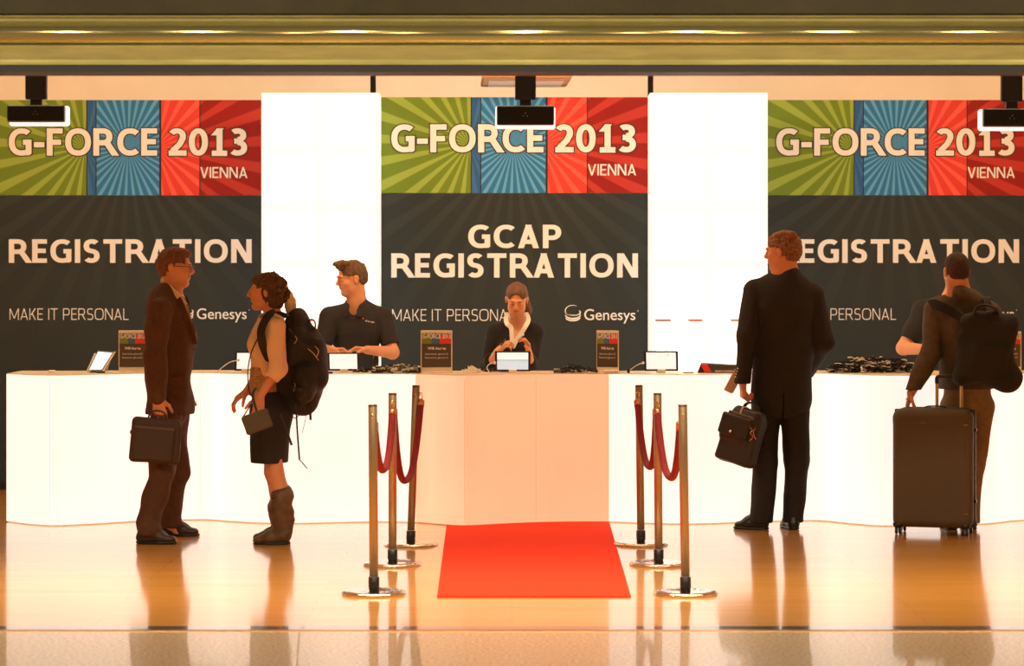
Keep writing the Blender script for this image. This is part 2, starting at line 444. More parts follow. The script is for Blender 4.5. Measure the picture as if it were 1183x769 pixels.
def stone_floor():
    m = bpy.data.materials.new('speckled stone'); m.use_nodes = True; nt = m.node_tree; b = nt.nodes['Principled BSDF']; L = nt.links.new
    tc = nt.nodes.new('ShaderNodeTexCoord')
    n = nt.nodes.new('ShaderNodeTexNoise'); n.inputs['Scale'].default_value = 62; n.inputs['Detail'].default_value = 3; L(tc.outputs['Object'], n.inputs['Vector'])
    r = nt.nodes.new('ShaderNodeValToRGB'); r.color_ramp.elements[0].position = .35; r.color_ramp.elements[0].color = (.36, .23, .11, 1); r.color_ramp.elements[1].position = .62; r.color_ramp.elements[1].color = (.80, .64, .42, 1)
    L(n.outputs['Fac'], r.inputs['Fac']); L(r.outputs['Color'], b.inputs['Base Color'])
    b.inputs['Roughness'].default_value = .3; b.inputs['Coat Weight'].default_value = .55; b.inputs['Coat Roughness'].default_value = .05
    bp = nt.nodes.new('ShaderNodeBump'); bp.inputs['Strength'].default_value = .12; bp.inputs['Distance'].default_value = .002
    L(n.outputs['Fac'], bp.inputs['Height']); L(bp.outputs['Normal'], b.inputs['Normal'])
    return m
M_BEIGE = mat('warm plaster', (.78, .64, .48), .8, noise=.03, nscale=3)
M_PLAST = mat('foyer plaster', (.45, .33, .2), .8)
M_DARKW = mat('dark panelling', (.05, .03, .015), .6)
M_BRASS = mat('olive brass', (.46, .42, .17), .32, .35, noise=.12, nscale=6, bump=.08, bscale=8, stretch=(1, 6, 6))
M_BRASSD = mat('brass with shade colour', (.024, .018, .004), .5, .6, noise=.15, nscale=8)  # upper lintel is less lit; that shade is put into this colour
M_BLACK = mat('matt black', (.006, .005, .004), .55)
M_BLACKP = mat('black plastic', (.012, .011, .010), .35)
M_CHROME = mat('chrome', (.80, .76, .70), .05, 1.0, bump=.35, bscale=42)
M_POST = mat('champagne brushed metal', (.36, .27, .15), .42, .65, bump=.05, bscale=9, stretch=(40, 40, 1))
M_VELVET = mat('red velvet', (.20, .002, .006), .8, sheen=.0, bump=.2, bscale=140)
M_CARPET = mat('red carpet', (.93, .055, .022), .95, spec=.12, noise=.06, nscale=240, bump=.3, bscale=300)
M_WHITE = mat('white plastic', (.82, .78, .70), .4)
M_CREAM = mat('cream laminate', (.85, .74, .55), .35)
M_INK = mat('white print', (.84, .85, .85), .7)
M_SHADOWINK = mat('dark print', (.02, .015, .01), .7)

# ================================================================ SHELL
def struct(name, mb, m):
    o = mb.build(name, m); return tag(o, kind='structure')
XL, XR, YB, YF, ZC = -6.2, 6.2, 21.2, -2.5, 3.55
struct('floor', MB().box(((XL+XR)/2, (11.78+YB)/2, -.05), (XR-XL, YB-11.78, .1)), M_WOOD)
struct('floor.001', MB().box(((XL+XR)/2, (YF+11.60)/2, -.05), (XR-XL, 11.60-YF, .1)), stone_floor())
struct('trim_1', MB().box((0, 11.71, -.05), (XR-XL, .14, .1)), mat('grey polished strip', (.20, .18, .15), .12, .3, coat=.6))
struct('trim_2', MB().box((0, 11.62, -.047), (XR-XL, .04, .1), bev=.004), mat('brass threshold', (.72, .40, .14), .3, 1.0))
struct('wall_back', MB().box((0, YB+.1, ZC/2), (XR-XL+.4, .2, ZC+.2)), M_BEIGE)
struct('wall_left', MB().box((XL-.1, (YF+YB)/2, ZC/2), (.2, YB-YF, ZC+.2)), M_BEIGE)
struct('wall_right', MB().box((XR+.1, (YF+YB)/2, ZC/2), (.2, YB-YF, ZC+.2)), M_BEIGE)
struct('wall_front', MB().box((0, YF-.1, ZC/2), (XR-XL+.4, .2, ZC+.2)), M_DARKW)
struct('ceiling', MB().box((0, (11.9+YB)/2, ZC+.1), (XR-XL+.4, YB-11.9+.2, .2)), mat('hall ceiling', (.55, .44, .32), .85))
struct('ceiling.001', MB().box((0, (YF+11.9)/2, ZC+.1), (XR-XL+.4, 11.9-YF+.2, .2)), mat('foyer ceiling', (.12, .09, .05), .8))
# moulded metal lintel over the opening between foyer and hall
def lintel():
    prof = [(11.66, 2.90), (11.66, 2.748), (11.635, 2.738), (11.63, 2.728), (11.65, 2.715)]
    prof += [(11.665, 2.628), (11.655, 2.615), (11.672, 2.585), (11.690, 2.560), (11.680, 2.548), (11.672, 2.536), (11.70, 2.533)]
    body = MB(); v = []; f = []
    for x in (XL, XR): v += [Vector((x, y, z)) for y, z in prof]
    n = len(prof)
    for i in range(n-1): f.append((i, i+1, n+i+1, n+i))
    body.add(v, f, False)
    o = tag(body.build('trim_3', M_BRASS), kind='structure')
    struct('trim_6', MB().lathe((XL, 11.65, 2.673), [(0, 0), (.043, 0), (.043, XR-XL), (0, XR-XL)], 48, (1, 0, 0)), mat('half-round brass', (.50, .45, .20), .13, .8))
    struct('trim_4', MB().box((0, 11.79, 2.5185), (XR-XL, .22, .030)), M_BLACK)
    struct('wall_front.001', MB().box((0, 11.79, (2.90+ZC)/2), (XR-XL, .24, ZC-2.90)).box((0, 11.79, 2.725), (XR-XL, .18, .36)), M_BRASSD)
    struct('trim_5', MB().box((0, 11.63, 2.86), (XR-XL, .05, .20)), M_BRASSD)
lintel()

# ================================================================ LIGHTS
def area(name, loc, size, power, col, tgt=None, shape='RECTANGLE', spread=math.pi):
    l = bpy.data.lights.new(name, 'AREA'); l.shape = shape; l.size, l.size_y = size; l.energy = power; l.color = col; l.spread = spread
    o = bpy.data.objects.new(name, l); COL.objects.link(o); o.location = loc
    if tgt is not None: o.rotation_euler = (Vector(tgt)-Vector(loc)).to_track_quat('-Z', 'Y').to_euler()
    return o
WARM = (1, .60, .28)
for i, x in enumerate((-3.55, -1.77, .15, 1.97, 3.65)):      # foyer downlights: their glints lie along the lintel
    l = bpy.data.lights.new('foyer_lamp', 'SPOT'); l.energy = 88; l.color = (1, .66, .34); l.shadow_soft_size = .07; l.spot_size = math.radians(120); l.spot_blend = .6
    o = bpy.data.objects.new('foyer_lamp', l); COL.objects.link(o); o.location = (x, 5.0, 3.25)
    o.rotation_euler = (Vector((x*.9, 15.5, .9))-o.location).to_track_quat('-Z', 'Y').to_euler()
for x in (-3.4, 0.05, 3.4):
    area('hall_lamp', (x, 16.7, 3.5), (2.4, .5), 95, (1, .66, .36), (x, 18.9, 1.5))
area('wall_wash', (0, 20.0, 3.5), (3.4, .3), 28, (1, .87, .70), (0, 21.2, 2.7))
area('wall_wash', (-3.6, 20.2, 3.5), (3.0, .3), 18, (1, .74, .48), (-3.6, 21.2, 2.7))
area('wall_wash', (3.6, 20.2, 3.5), (3.0, .3), 18, (1, .74, .48), (3.6, 21.2, 2.7))
for x in (-2.66, -1.33, .12, 1.48, 2.72, -4.0, 4.1):
    area('lintel_fill', (x, 9.6, 3.45), (.16, .16), 26, (1, .85, .62), (x, 11.0, 0.5))  # added lights, brighten the lintel and near stone and give glints
for x in (-3.0, 0.05, 3.1):
    area('floor_fill', (x, 13.2, 3.5), (2.8, 2.0), 44, (1, .72, .42), (x, 13.2, 0), spread=math.radians(62))  # added overhead fill, narrow spread to brighten the wood floor
w = bpy.data.worlds.new('world'); S.world = w; w.use_nodes = True
w.node_tree.nodes['Background'].inputs[0].default_value = (.5, .32, .16, 1); w.node_tree.nodes['Background'].inputs[1].default_value = .05

# ================================================================ GLOWING COUNTER
def glow(name, col, s, base=(.8, .75, .65)):
    return mat(name, base, .35, emit=col, estr=s)
G_WHITE = glow('lit acrylic white', (1, .94, .87), .90)
G_PEACH = glow('lit acrylic peach', (1, .52, .29), .74, (.75, .45, .30))
G_PEACH2 = glow('lit acrylic pale peach', (1, .57, .35), .78, (.75, .5, .35))
G_SEAM = mat('acrylic joint', (.75, .62, .45), .5, emit=(1, .86, .68), estr=.66)
G_SEAMP = mat('peach joint', (.7, .4, .25), .5, emit=(1, .48, .25), estr=.58)
ctrl = [(-40, 16.92), (5, 16.83), (35, 16.62), (65, 16.54), (110, 16.66), (160, 16.84), (232, 16.96), (265, 16.84), (300, 16.72), (340, 16.69), (400, 16.77), (440, 16.80), (480, 16.76), (510, 16.62), (538, 16.54),
        (580, 16.66), (620, 16.76), (660, 16.80), (704, 16.80), (740, 16.72), (780, 16.66), (820, 16.68), (870, 16.80), (940, 16.90), (980, 16.70), (1018, 16.53), (1075, 16.56), (1140, 16.67), (1172, 16.88), (1215, 16.95), (1260, 16.80)]
front = spline([Vector(((px-CX)*Y/F_PX, Y, 0)) for px, Y in ctrl], 6)
def front_y(x):
    for a, b in zip(front, front[1:]):
        if a.x <= x <= b.x: return a.y+(b.y-a.y)*(x-a.x)/max(b.x-a.x, 1e-6)
    return 16.8
TOP = .963
units = [(5, 65, G_WHITE, 'narrow glowing white counter unit at the far left end of the desk'),
         (65, 228, G_WHITE, 'glowing white counter unit behind the man in the brown suit'),
         (228, 313, G_WHITE, 'glowing white counter unit behind the woman with the purse'),
         (313, 480, G_WHITE, 'glowing white counter unit in front of the male clerk in the polo shirt'),
         (480, 538, G_PEACH2, 'narrow peach glowing counter unit beside the left rope posts'),
         (538, 620, G_PEACH, 'peach glowing counter unit directly in front of the female clerk'),
         (620, 704, G_PEACH, 'peach glowing counter unit right of the female clerk, above the carpet'),
         (704, 777, G_WHITE, 'narrow glowing white counter unit behind the right rope posts'),
         (777, 940, G_WHITE, 'glowing white counter unit behind the man in the black suit'),
         (940, 1013, G_WHITE, 'narrow glowing white counter unit below the big lanyard heap'),
         (1013, 1172, G_WHITE, 'glowing white counter unit behind the dark rolling suitcase'),
         (1172, 1240, G_WHITE, 'glowing white counter unit cut off by the right edge of the picture')]
for a, b, m, lab in units:
    xa = (a-CX)*16.75/F_PX+.0004; xb = (b-CX)*16.75/F_PX-.0004; n = 14
    xs = [xa+(xb-xa)*i/n for i in range(n+1)]; ys = [front_y(x) for x in xs]
    root = thing('reception_counter', (sum(xs)/len(xs), sum(ys)/len(ys), 0), lab, 'counter', 'glowing reception counter units')
    poly = [(x, y) for x, y in zip(xs, ys)]+[(xb, max(ys[-1], 16.8)+.50), (xa, max(ys[0], 16.8)+.50)]
    MB().prism(poly, .008, TOP-.004).build('lit_body', m, root)
    MB().box((xb-.003, ys[-1]-.0012, TOP/2), (.005, .003, TOP-.05)).build('edge_joint', G_SEAM if m is G_WHITE else G_SEAMP, root)
    MB().prism([(x, y+.03) for x, y in zip(xs, ys)]+[(xb, ys[-1]+.4), (xa, ys[0]+.4)], 0, .008).build('plinth', mat('pale plinth', (.8, .66, .48), .5), root)
    MB().prism([(x, y+.004) for x, y in zip(xs, ys)]+[(xb, max(ys[-1], 16.8)+.53), (xa, max(ys[0], 16.8)+.53)], TOP-.004, TOP).build('worktop', M_CREAM if m is G_WHITE else mat('peach laminate', (.85, .66, .45), .35), root)

# ================================================================ CARPET
cc = [((505-CX)*12.83/F_PX, 12.83), ((729-CX)*12.83/F_PX, 12.83)]
x0, x1 = (516-CX)*16.6/F_PX, (704-CX)*16.75/F_PX
far = [(x1-(x1-x0)*i/12, front_y(x1-(x1-x0)*i/12)-.02) for i in range(13)]
o = MB().prism(cc+far, .0, .007).build('carpet_runner', M_CARPET)
tag(o, 'bright red carpet strip running up to the peach middle of the counter', 'carpet')

# ================================================================ BANNERS
def banner_mat(W, x0, z_mid, hdr):
    m = bpy.data.materials.new('printed banner'); m.use_nodes = True; nt = m.node_tree; b = nt.nodes['Principled BSDF']; L = nt.links.new
    b.inputs['Roughness'].default_value = .75; b.inputs['Specular IOR Level'].default_value = .2
    geo = nt.nodes.new('ShaderNodeNewGeometry'); sep = nt.nodes.new('ShaderNodeSeparateXYZ'); L(geo.outputs['Position'], sep.inputs[0])
    def math_(op, a, c=None, **k):
        n = nt.nodes.new('ShaderNodeMath'); n.operation = op
        for i, q in enumerate((a, c)):
            if q is None: continue
            if isinstance(q, (int, float)): n.inputs[i].default_value = q
            else: L(q, n.inputs[i])
        return n.outputs[0]
    u = math_('DIVIDE', math_('SUBTRACT', sep.outputs['X'], x0), W)
    def ramp(stops):
        r = nt.nodes.new('ShaderNodeValToRGB'); r.color_ramp.interpolation = 'CONSTANT'; e = r.color_ramp.elements
        e[0].position = 0; e[0].color = (*stops[0][1], 1); e[1].position = stops[1][0]; e[1].color = (*stops[1][1], 1)
        for p, c in stops[2:]:
            q = e.new(p); q.color = (*c, 1)
        L(u, r.inputs['Fac']); return r.outputs['Color']
    D = (.03, .03, .03)
    if hdr:
        base = ramp([(0, (.155, .25, .030)), (.333, D), (.337, (.030, .12, .34)), (.371, D), (.375, (.030, .19, .46)), (.613, D), (.62, (.72, .055, .045)), (.762, D), (.768, (.30, .018, .015))])
        ray = ramp([(0, (.30, .42, .075)), (.333, D), (.337, (.05, .16, .40)), (.371, D), (.375, (.12, .38, .70)), (.613, D), (.62, (.88, .12, .09)), (.762, D), (.768, (.50, .045, .035))])
        cen = ramp([(0, (.33,)*3), (.371, (.494,)*3), (.613, (.60,)*3)])
        rr = ramp([(0, (.25,)*3), (.371, (.38,)*3), (.613, (.25,)*3)]); rep = math_('MULTIPLY', rr, 100.)
    else:
        base = ramp([(0, (.031, .040, .042)), (.5, (.031, .040, .042))]); ray = ramp([(0, (.043, .052, .051)), (.5, (.043, .052, .051))]); cen = ramp([(0, (.494,)*3), (.5, (.494,)*3)]); rep = 34.
    dx = math_('MULTIPLY', math_('SUBTRACT', u, cen), W); dz = math_('SUBTRACT', sep.outputs['Z'], z_mid)
    ang = math_('ARCTAN2', dz, dx); s = math_('SINE', math_('MULTIPLY', ang, rep))
    st = nt.nodes.new('ShaderNodeMapRange'); L(s, st.inputs['Value']); st.inputs['From Min'].default_value = .15; st.inputs['From Max'].default_value = .45
    f = st.outputs['Result']
    if hdr: pass
    else:
        r2 = nt.nodes.new('ShaderNodeMapRange'); L(dz, r2.inputs['Value']); r2.inputs['From Min'].default_value = -1.5; r2.inputs['From Max'].default_value = -.25; f = math_('MULTIPLY', f, r2.outputs['Result'])
    mx = nt.nodes.new('ShaderNodeMix'); mx.data_type = 'RGBA'; L(f, mx.inputs[0]); L(base, mx.inputs[6]); L(ray, mx.inputs[7])
    L(mx.outputs[2], b.inputs['Base Color']); return m
def swoosh_logo(x0, z0, w, h, y):
    """the ringed stack mark beside the company name"""
    mb = MB(); v = []; f = []
    def ring(cx, cz, rx, rz, t, a0, a1):
        n = 28; pts = []
        for i in range(n+1):
            a = math.radians(a0+(a1-a0)*i/n); e = math.sin(math.pi*min(1, max(0, i/n)))**.5
            tt = t*(.25+.75*e); pts.append(((cx+(rx+tt/2)*math.cos(a), cz+(rz+tt/2)*math.sin(a)), (cx+(rx-tt/2)*math.cos(a), cz+(rz-tt/2)*math.sin(a))))
        vv = []; ff = []
        for p, q in pts: vv += [Vector((p[0], y, p[1])), Vector((q[0], y, q[1]))]
        for i in range(n): ff.append((2*i, 2*i+2, 2*i+3, 2*i+1))
        mb.add(vv, ff)
    cx = x0+w/2; rx = w*.47
    ring(cx, z0+h*.62, rx, h*.33, h*.055, 60, 330)
    ring(cx, z0+h*.52, rx*.98, h*.20, h*.10, 175, 395)
    ring(cx, z0+h*.36, rx*.98, h*.22, h*.10, 180, 372)
    ring(cx, z0+h*.22, rx*.95, h*.20, h*.10, 185, 360)
    return mb
def banner(px0, Y, lines, lab, sc=1.):
    """px0: column of the banner's left edge; lines: big lines of words with their extents"""
    k = F_PX/Y; x0 = (px0-CX)/k; W = 1.976; ztop = 2.906+(.014 if Y > 19.2 else 0); zs = 2.203
    root = thing('banner', (x0+W/2, Y, 0), lab, 'banner', 'conference banners on the back wall')
    MB().box((x0+W/2, Y+.012, (zs+.04)/2), (W, .02, zs-.04), bev=.002).build('lower_panel', banner_mat(W, x0, 2.56, False), root)
    MB().box((x0+W/2, Y+.012, (zs+ztop)/2), (W, .02, ztop-zs-.002), bev=.002).build('header_panel', banner_mat(W, x0, 2.56, True), root)
    MB().box((x0+W/2, Y+.05, ztop-.03), (W, .04, .04), bev=.004).box((x0+.1, Y+.08, ztop/2), (.04, .04, ztop-.02)).box((x0+W-.1, Y+.08, ztop/2), (.04, .04, ztop-.02)).box((x0+W/2, Y+.06, .02), (W, .3, .04), bev=.005).build('stand', M_BLACKP, root)
    g = lambda u: x0+W*u
    yy = Y-.0015
    Z = lambda row: 1.57-(row-HY)/(F_PX/19.0)      # rows are read on the middle banner, 19 m away
    link('title_lettering', drawn_text('G-FORCE 2013', g(13/312), g(296/312), Z(176), Z(143.5), yy-.0015, .195, .075), M_INK, root)
    link('title_outline', drawn_text('G-FORCE 2013', g(13/312), g(296/312), Z(176), Z(143.5), yy, .195, .075, grow=.036), M_SHADOWINK, root)
    link('city_lettering', drawn_text('VIENNA', g(240/312), g(296/312), Z(202.5), Z(189.5), yy, .13, .10), M_INK, root)
    for txt, a, b, r0, r1 in lines:
        link('heading_lettering', drawn_text(txt, g(a/312), g(b/312), Z(r1), Z(r0), yy, .19, .12), M_INK, root)
    link('slogan_lettering', drawn_text('MAKE IT PERSONAL', g(14/312), g(155/312), Z(370.5), Z(357), yy, .075, .15, e=3.2), M_INK, root)
    link('company_lettering', text_mesh('Genesys', g(236/312), g(295/312), Z(369.5), Z(357), yy, bold=.004, capref='E'), M_INK, root)
    MB().lathe((g(298/312), yy, Z(359)), [(.004, 0), (.004, .0006)], 8, (0, -1, 0)).build('mark_dot', M_INK, root)
    swoosh_logo(g(213.5/312), Z(370.5), .118, .12, yy).build('ring_logo', M_INK, root)
    return root
banner(439, 19.0, [('GCAP', 102, 210, 259.5, 286.5), ('REGISTRATION', 13, 298, 292.5, 320.5)], 'middle banner reading GCAP REGISTRATION, behind the female clerk')
banner(-2.5, 19.5, [('REGISTRATION', 13, 301, 275, 303)], 'left banner reading REGISTRATION, behind the man in the brown suit')
banner(884, 19.5, [('REGISTRATION', 13, 301, 275, 303)], 'right banner reading REGISTRATION, behind the man with the suitcase')

# ================================================================ LIGHT TOWERS
G_TOWER = glow('lit cube face', (1, .95, .86), 1.7)
G_TOWERE = glow('lit cube rim', (1, .94, .84), .84, (.6, .58, .5))
LOW = .423
def tower(px0, lab):
    Y = 18.6; k = F_PX/Y; x0 = (px0-CX)/k; c = .4215; h = .4155
    root = thing('light_tower', (x0+c, Y, 0), lab, 'light wall', 'glowing towers between the banners')
    for r in range(7):
        h = LOW if r < 3 else (2.909-3*LOW)/4; z0 = r*LOW if r < 3 else 3*LOW+(r-3)*h
        for q in range(2):
            cxx, cz = x0+c*(q+.5), z0+h/2
            y1 = Y if r >= 3 else Y-.10
            o = MB().box((cxx, (y1+18.9)/2, cz), (c-.0006, 18.9-y1, h-.0006), bev=.003).build('lit_cube', G_TOWERE, root)
            MB().box((cxx, y1-.001, cz), (c-.075, .004, h-.075)).build('cube_face', G_TOWER, o)
    return root, x0
tower(302, 'glowing white tower of cubes behind the male clerk')
tower(751, 'glowing white tower of cubes behind the man in the black suit')
# brochures lying on the ledge of the towers
zl = 3*LOW
def brochures(px0, px1, py, col, lab):
    Y = 18.545; k = F_PX/Y; x0, x1 = (px0-CX)/k, (px1-CX)/k; zt = 1.57-(py-HY)/k
    root = thing('brochure_stack', ((x0+x1)/2, Y, zl), lab, 'brochures', 'brochures on the tower ledges')
    MB().box(((x0+x1)/2, Y, zl+.004), (x1-x0, .07, .007), bev=.001).build('pages', mat('white paper', (.9, .88, .82), .6), root)
    MB().box(((x0+x1)/2, Y, zl+.0125), (x1-x0+.004, .075, .010), bev=.002).build('cover', col, root)
RED = mat('glossy red print', (.75, .03, .02), .4); GRY = mat('grey print', (.25, .22, .2), .5)
brochures(757.5, 774.5, 369, mat('dull red print', (.38, .10, .08), .5), 'small brochure pile with dull red cover, leftmost on the right tower ledge')
brochures(795.5, 811, 368, RED, 'small brochure pile with bright red cover on the right tower ledge')
brochures(844.5, 862, 369, GRY, 'small grey brochure pile beside the suited man\'s arm')
brochures(347, 362, 366, RED, 'small red brochure pile on the left tower ledge above the backpack')

# truss poles rising behind the towers
for px, lab in ((431, 'left thin black truss pole rising behind the tower by the male clerk'), (751.5, 'right thin black truss pole rising above the middle banner corner')):
    Y = 19.34; x = (px-CX)*Y/F_PX
    r = thing('truss_pole', (x, Y, 0), lab, 'pole', 'thin black poles behind the towers')
    MB().lathe((x, Y, .02), [(.0, 0), (.021, 0), (.021, ZC-.04), (.0, ZC-.04)], 16).build('tube', M_BLACKP, r)
    MB().box((x, Y, .01), (.10, .10, .02), bev=.004).build('foot_plate', M_BLACKP, r)
    MB().box((x, Y, ZC-.012), (.1, .1, .02), bev=.003).build('ceiling_plate', M_BLACKP, r)

# ================================================================ HANGING CEILING LAMP AND DISPLAYS
def panel_lamp():
    x0, x1, y0, y1, z = (555.5-CX)*18.5/F_PX, (659-CX)*18.5/F_PX, 18.5, 19.33, 3.007
    r = thing('ceiling_lamp', ((x0+x1)/2, (y0+y1)/2, z), 'flat brown-edged panel lamp hanging from the ceiling above the middle banner', 'lamp')
    cx, cy = (x0+x1)/2, (y0+y1)/2; R = rotz(math.radians(1.5))
    bx = mat('tan lamp housing', (.42, .20, .06), .45)
    MB().box((cx, cy, z+.014), (x1-x0, y1-y0, .028), R, .003).build('housing', bx, r)
    MB().box((cx, cy, z-.002), (x1-x0-.02, y1-y0-.03, .006), R, .002).build('rim', mat('pale lamp rim', (.7, .5, .3), .5), r)
    MB().box((cx-.0, cy+.04, z-.006), (x1-x0-.1, y1-y0-.32, .006), R, .001).build('diffuser', mat('milky diffuser', (.8, .72, .68), .5, emit=(1, .85, .78), estr=.12), r)
    for sx in (-1, 1):
        for sy in (-1, 1):
            p = Vector((cx, cy, 0))+R @ Vector((sx*((x1-x0)/2-.02), sy*((y1-y0)/2-.06), 0))
            MB().tube([(p.x, p.y, z+.02), (p.x, p.y, ZC)], .004, 8, 1).build('hanger', M_BLACKP, r)
panel_lamp()
def display(px, ystem, ybox, lab, tip=0.):
    Y = 14.2; k = F_PX/Y; x = (px-CX)/k; z = lambda row: 1.57-(row-HY)/k
    r = thing('hanging_display', (x, Y, z(ybox[1])), lab, 'display', 'black displays hanging from the ceiling')
    MB().box((x, Y, (z(ystem)+ZC)/2), (24/k, .05, ZC-z(ystem)), bev=.004).build('ceiling_column', M_BLACK, r)
    MB().box((x, Y, (z(ystem)+z(ybox[0]))/2), (13/k, .04, z(ystem)-z(ybox[0])+.02), bev=.003).build('neck', M_BLACK, r)
    hb = z(ybox[0])-z(ybox[1]); cz = (z(ybox[0])+z(ybox[1]))/2
    bx = MB().box((x, Y, cz), (66/k, .05, hb), bev=.006).build('mount_box', M_BLACKP, r)
    scr = MB()
    for dx, dz in ((-.012, -.004), (.010, -.005), (0, .010)): scr.lathe((x+dx, Y-.0255, cz+dz), [(.0028, 0), (.002, .002)], 10, (0, -1, 0))
    scr.build('screw', mat('dull steel', (.35, .28, .2), .4, 1.), bx)
    R = Matrix.Rotation(math.radians(tip), 3, 'Y')
    fr = MB().box((x, Y+.10, cz-.007), (70/k, .03, hb+4/k), R, bev=.010).build('screen_back', mat('glowing white casing', (.9, .9, .95), .4, emit=(.93, .95, 1), estr=.85), r)
    MB().box((x, Y+.055, cz), (.05, .08, .03)).build('bracket', M_BLACK, r)
display(42, 115, (121.5, 141), 'black ceiling-hung display with white rim in front of the left banner')
display(607, 115.5, (122, 144.5), 'black ceiling-hung display with white rim in front of the middle banner', 1.0)
display(1168.5, 118, (125.5, 146.5), 'black ceiling-hung display with white rim at the right picture edge')

# ================================================================ ROPE POSTS
posts = {}
def post(key, bx, by, tx, lab):
    Y = 1.57*F_PX/(by-HY); x = (bx-CX)*Y/F_PX; xt = (tx-CX)*Y/F_PX; H = .955
    r = thing('rope_post', (x, Y, 0), lab, 'rope post', 'metal rope barrier posts')
    ax = Vector((xt-x, 0, H)).normalized()
    MB().lathe((x, Y, 0), [(.0, 0), (.158, 0), (.163, .006), (.158, .014), (.13, .021), (.12, .019), (.08, .024), (.045, .030), (.030, .034), (0, .036)], 56).build('base', M_CHROME, r)
    MB().lathe((x, Y, .030), [(.0, 0), (.0275, 0), (.0275, .056), (.0, .056)], 28, ax).build('rubber_collar', M_BLACKP, r)
    p0 = Vector((x, Y, .036))+ax*.054; L = H-.10
    pole = MB().lathe(p0, [(.0, 0), (.0222, 0), (.0222, L-.004), (.020, L), (.0, L)], 36, ax).build('pole', M_POST, r)
    top = p0+ax*L
    MB().lathe(top-ax*.008, [(.0, 0), (.0228, 0), (.0228, .007), (.021, .0095), (.0, .0095)], 28, ax).build('cap', mat('dark bronze cap', (.16, .10, .05), .35, 1.), r)
    ey = top-ax*.055
    BR = mat('bright brass', (.85, .62, .34), .2, 1.)
    for s in (-1, 1):
        pts = [ey+Vector((0, s*.022, 0))+Vector((0, s*(.012-.012*math.cos(a)), .012*math.sin(a))) for a in [i*math.pi/6 for i in range(13)]]
        MB().tube(pts, .0028, 8, 1).build('hook_eye', BR, r)
    posts[key] = (ey, ax)
post('L1', 432, 686, 430.5, 'nearest post of the left rope barrier')
post('L2', 453.5, 652.5, 453.5, 'middle post of the left rope barrier')
post('L3', 474.5, 629.5, 481, 'farthest post of the left rope barrier, leaning toward the carpet')
post('R1', 792, 686, 788.5, 'nearest post of the right rope barrier')
post('R2', 761, 652.5, 759.5, 'middle post of the right rope barrier')
post('R3', 740.5, 629, 738, 'farthest post of the right rope barrier')
def rope(a, b, da, db, low_px, low_py, low_Y, lab):
    """a,b: post keys; da,db: offsets of the hook points; low: lowest point"""
    A = posts[a][0]+Vector(da); B = posts[b][0]+Vector(db)
    Lw = P(low_px, low_py, low_Y)
    r = thing('barrier_rope', (Lw.x, Lw.y, 0), lab, 'rope', 'red velvet barrier ropes')
    n = 24; pts = []
    A2 = A-Vector((0, 0, .055)); B2 = B-Vector((0, 0, .055))
    for i in range(n+1):
        t = i/n; y = A2.y+(B2.y-A2.y)*t; s = abs(2*t-1)
        zl_ = Lw.z+( (A2.z if t < .5 else B2.z)-Lw.z)*s**2.6
        xl = A2.x+(B2.x-A2.x)*t; xm = Lw.x-(A2.x+B2.x)/2
        pts.append(Vector((xl+xm*(1-s**2.2), y, zl_)))
    MB().tube(pts, .0195, 16, 1).build('velvet_cord', M_VELVET, r)
    for q, hook, nx in ((pts[0], A, pts[1]), (pts[-1], B, pts[-2])):
        d = (q-nx).normalized(); cp = mat('copper ferrule', (.62, .30, .18), .3, 1.)
        f = MB().lathe(q-d*.012, [(0, 0), (.0215, 0), (.0215, .034), (.014, .042), (0, .042)], 20, d).build('end_ferrule', cp, r)
        e = q+d*.03
        MB().tube([e, (e+hook)/2+Vector((.008, 0, 0)), hook+Vector((.004, 0, .012)), hook+Vector((-.006, 0, .010)), hook+Vector((-.004, 0, -.004))], .0032, 8, 4).build('snap_hook', mat('bright brass', (.85, .62, .34), .2, 1.), r)
rope('L1', 'L2', (.006, .030, 0), (.0, -.030, 0), 443.5, 546-4, 13.6, 'red velvet rope between the two nearest posts on the left')
rope('L2', 'L3', (.006, .030, 0), (.03, -.014, 0), 469, 559-4, 14.8, 'red velvet rope between the middle and farthest posts on the left')
rope('R3', 'R2', (-.010, -.030, 0), (-.006, .030, 0), 750, 543-4, 14.8, 'red velvet rope between the middle and farthest posts on the right')
rope('R2', 'R1', (-.002, -.030, 0), (-.012, .030, 0), 774, 555-4, 13.6, 'red velvet rope between the two nearest posts on the right')

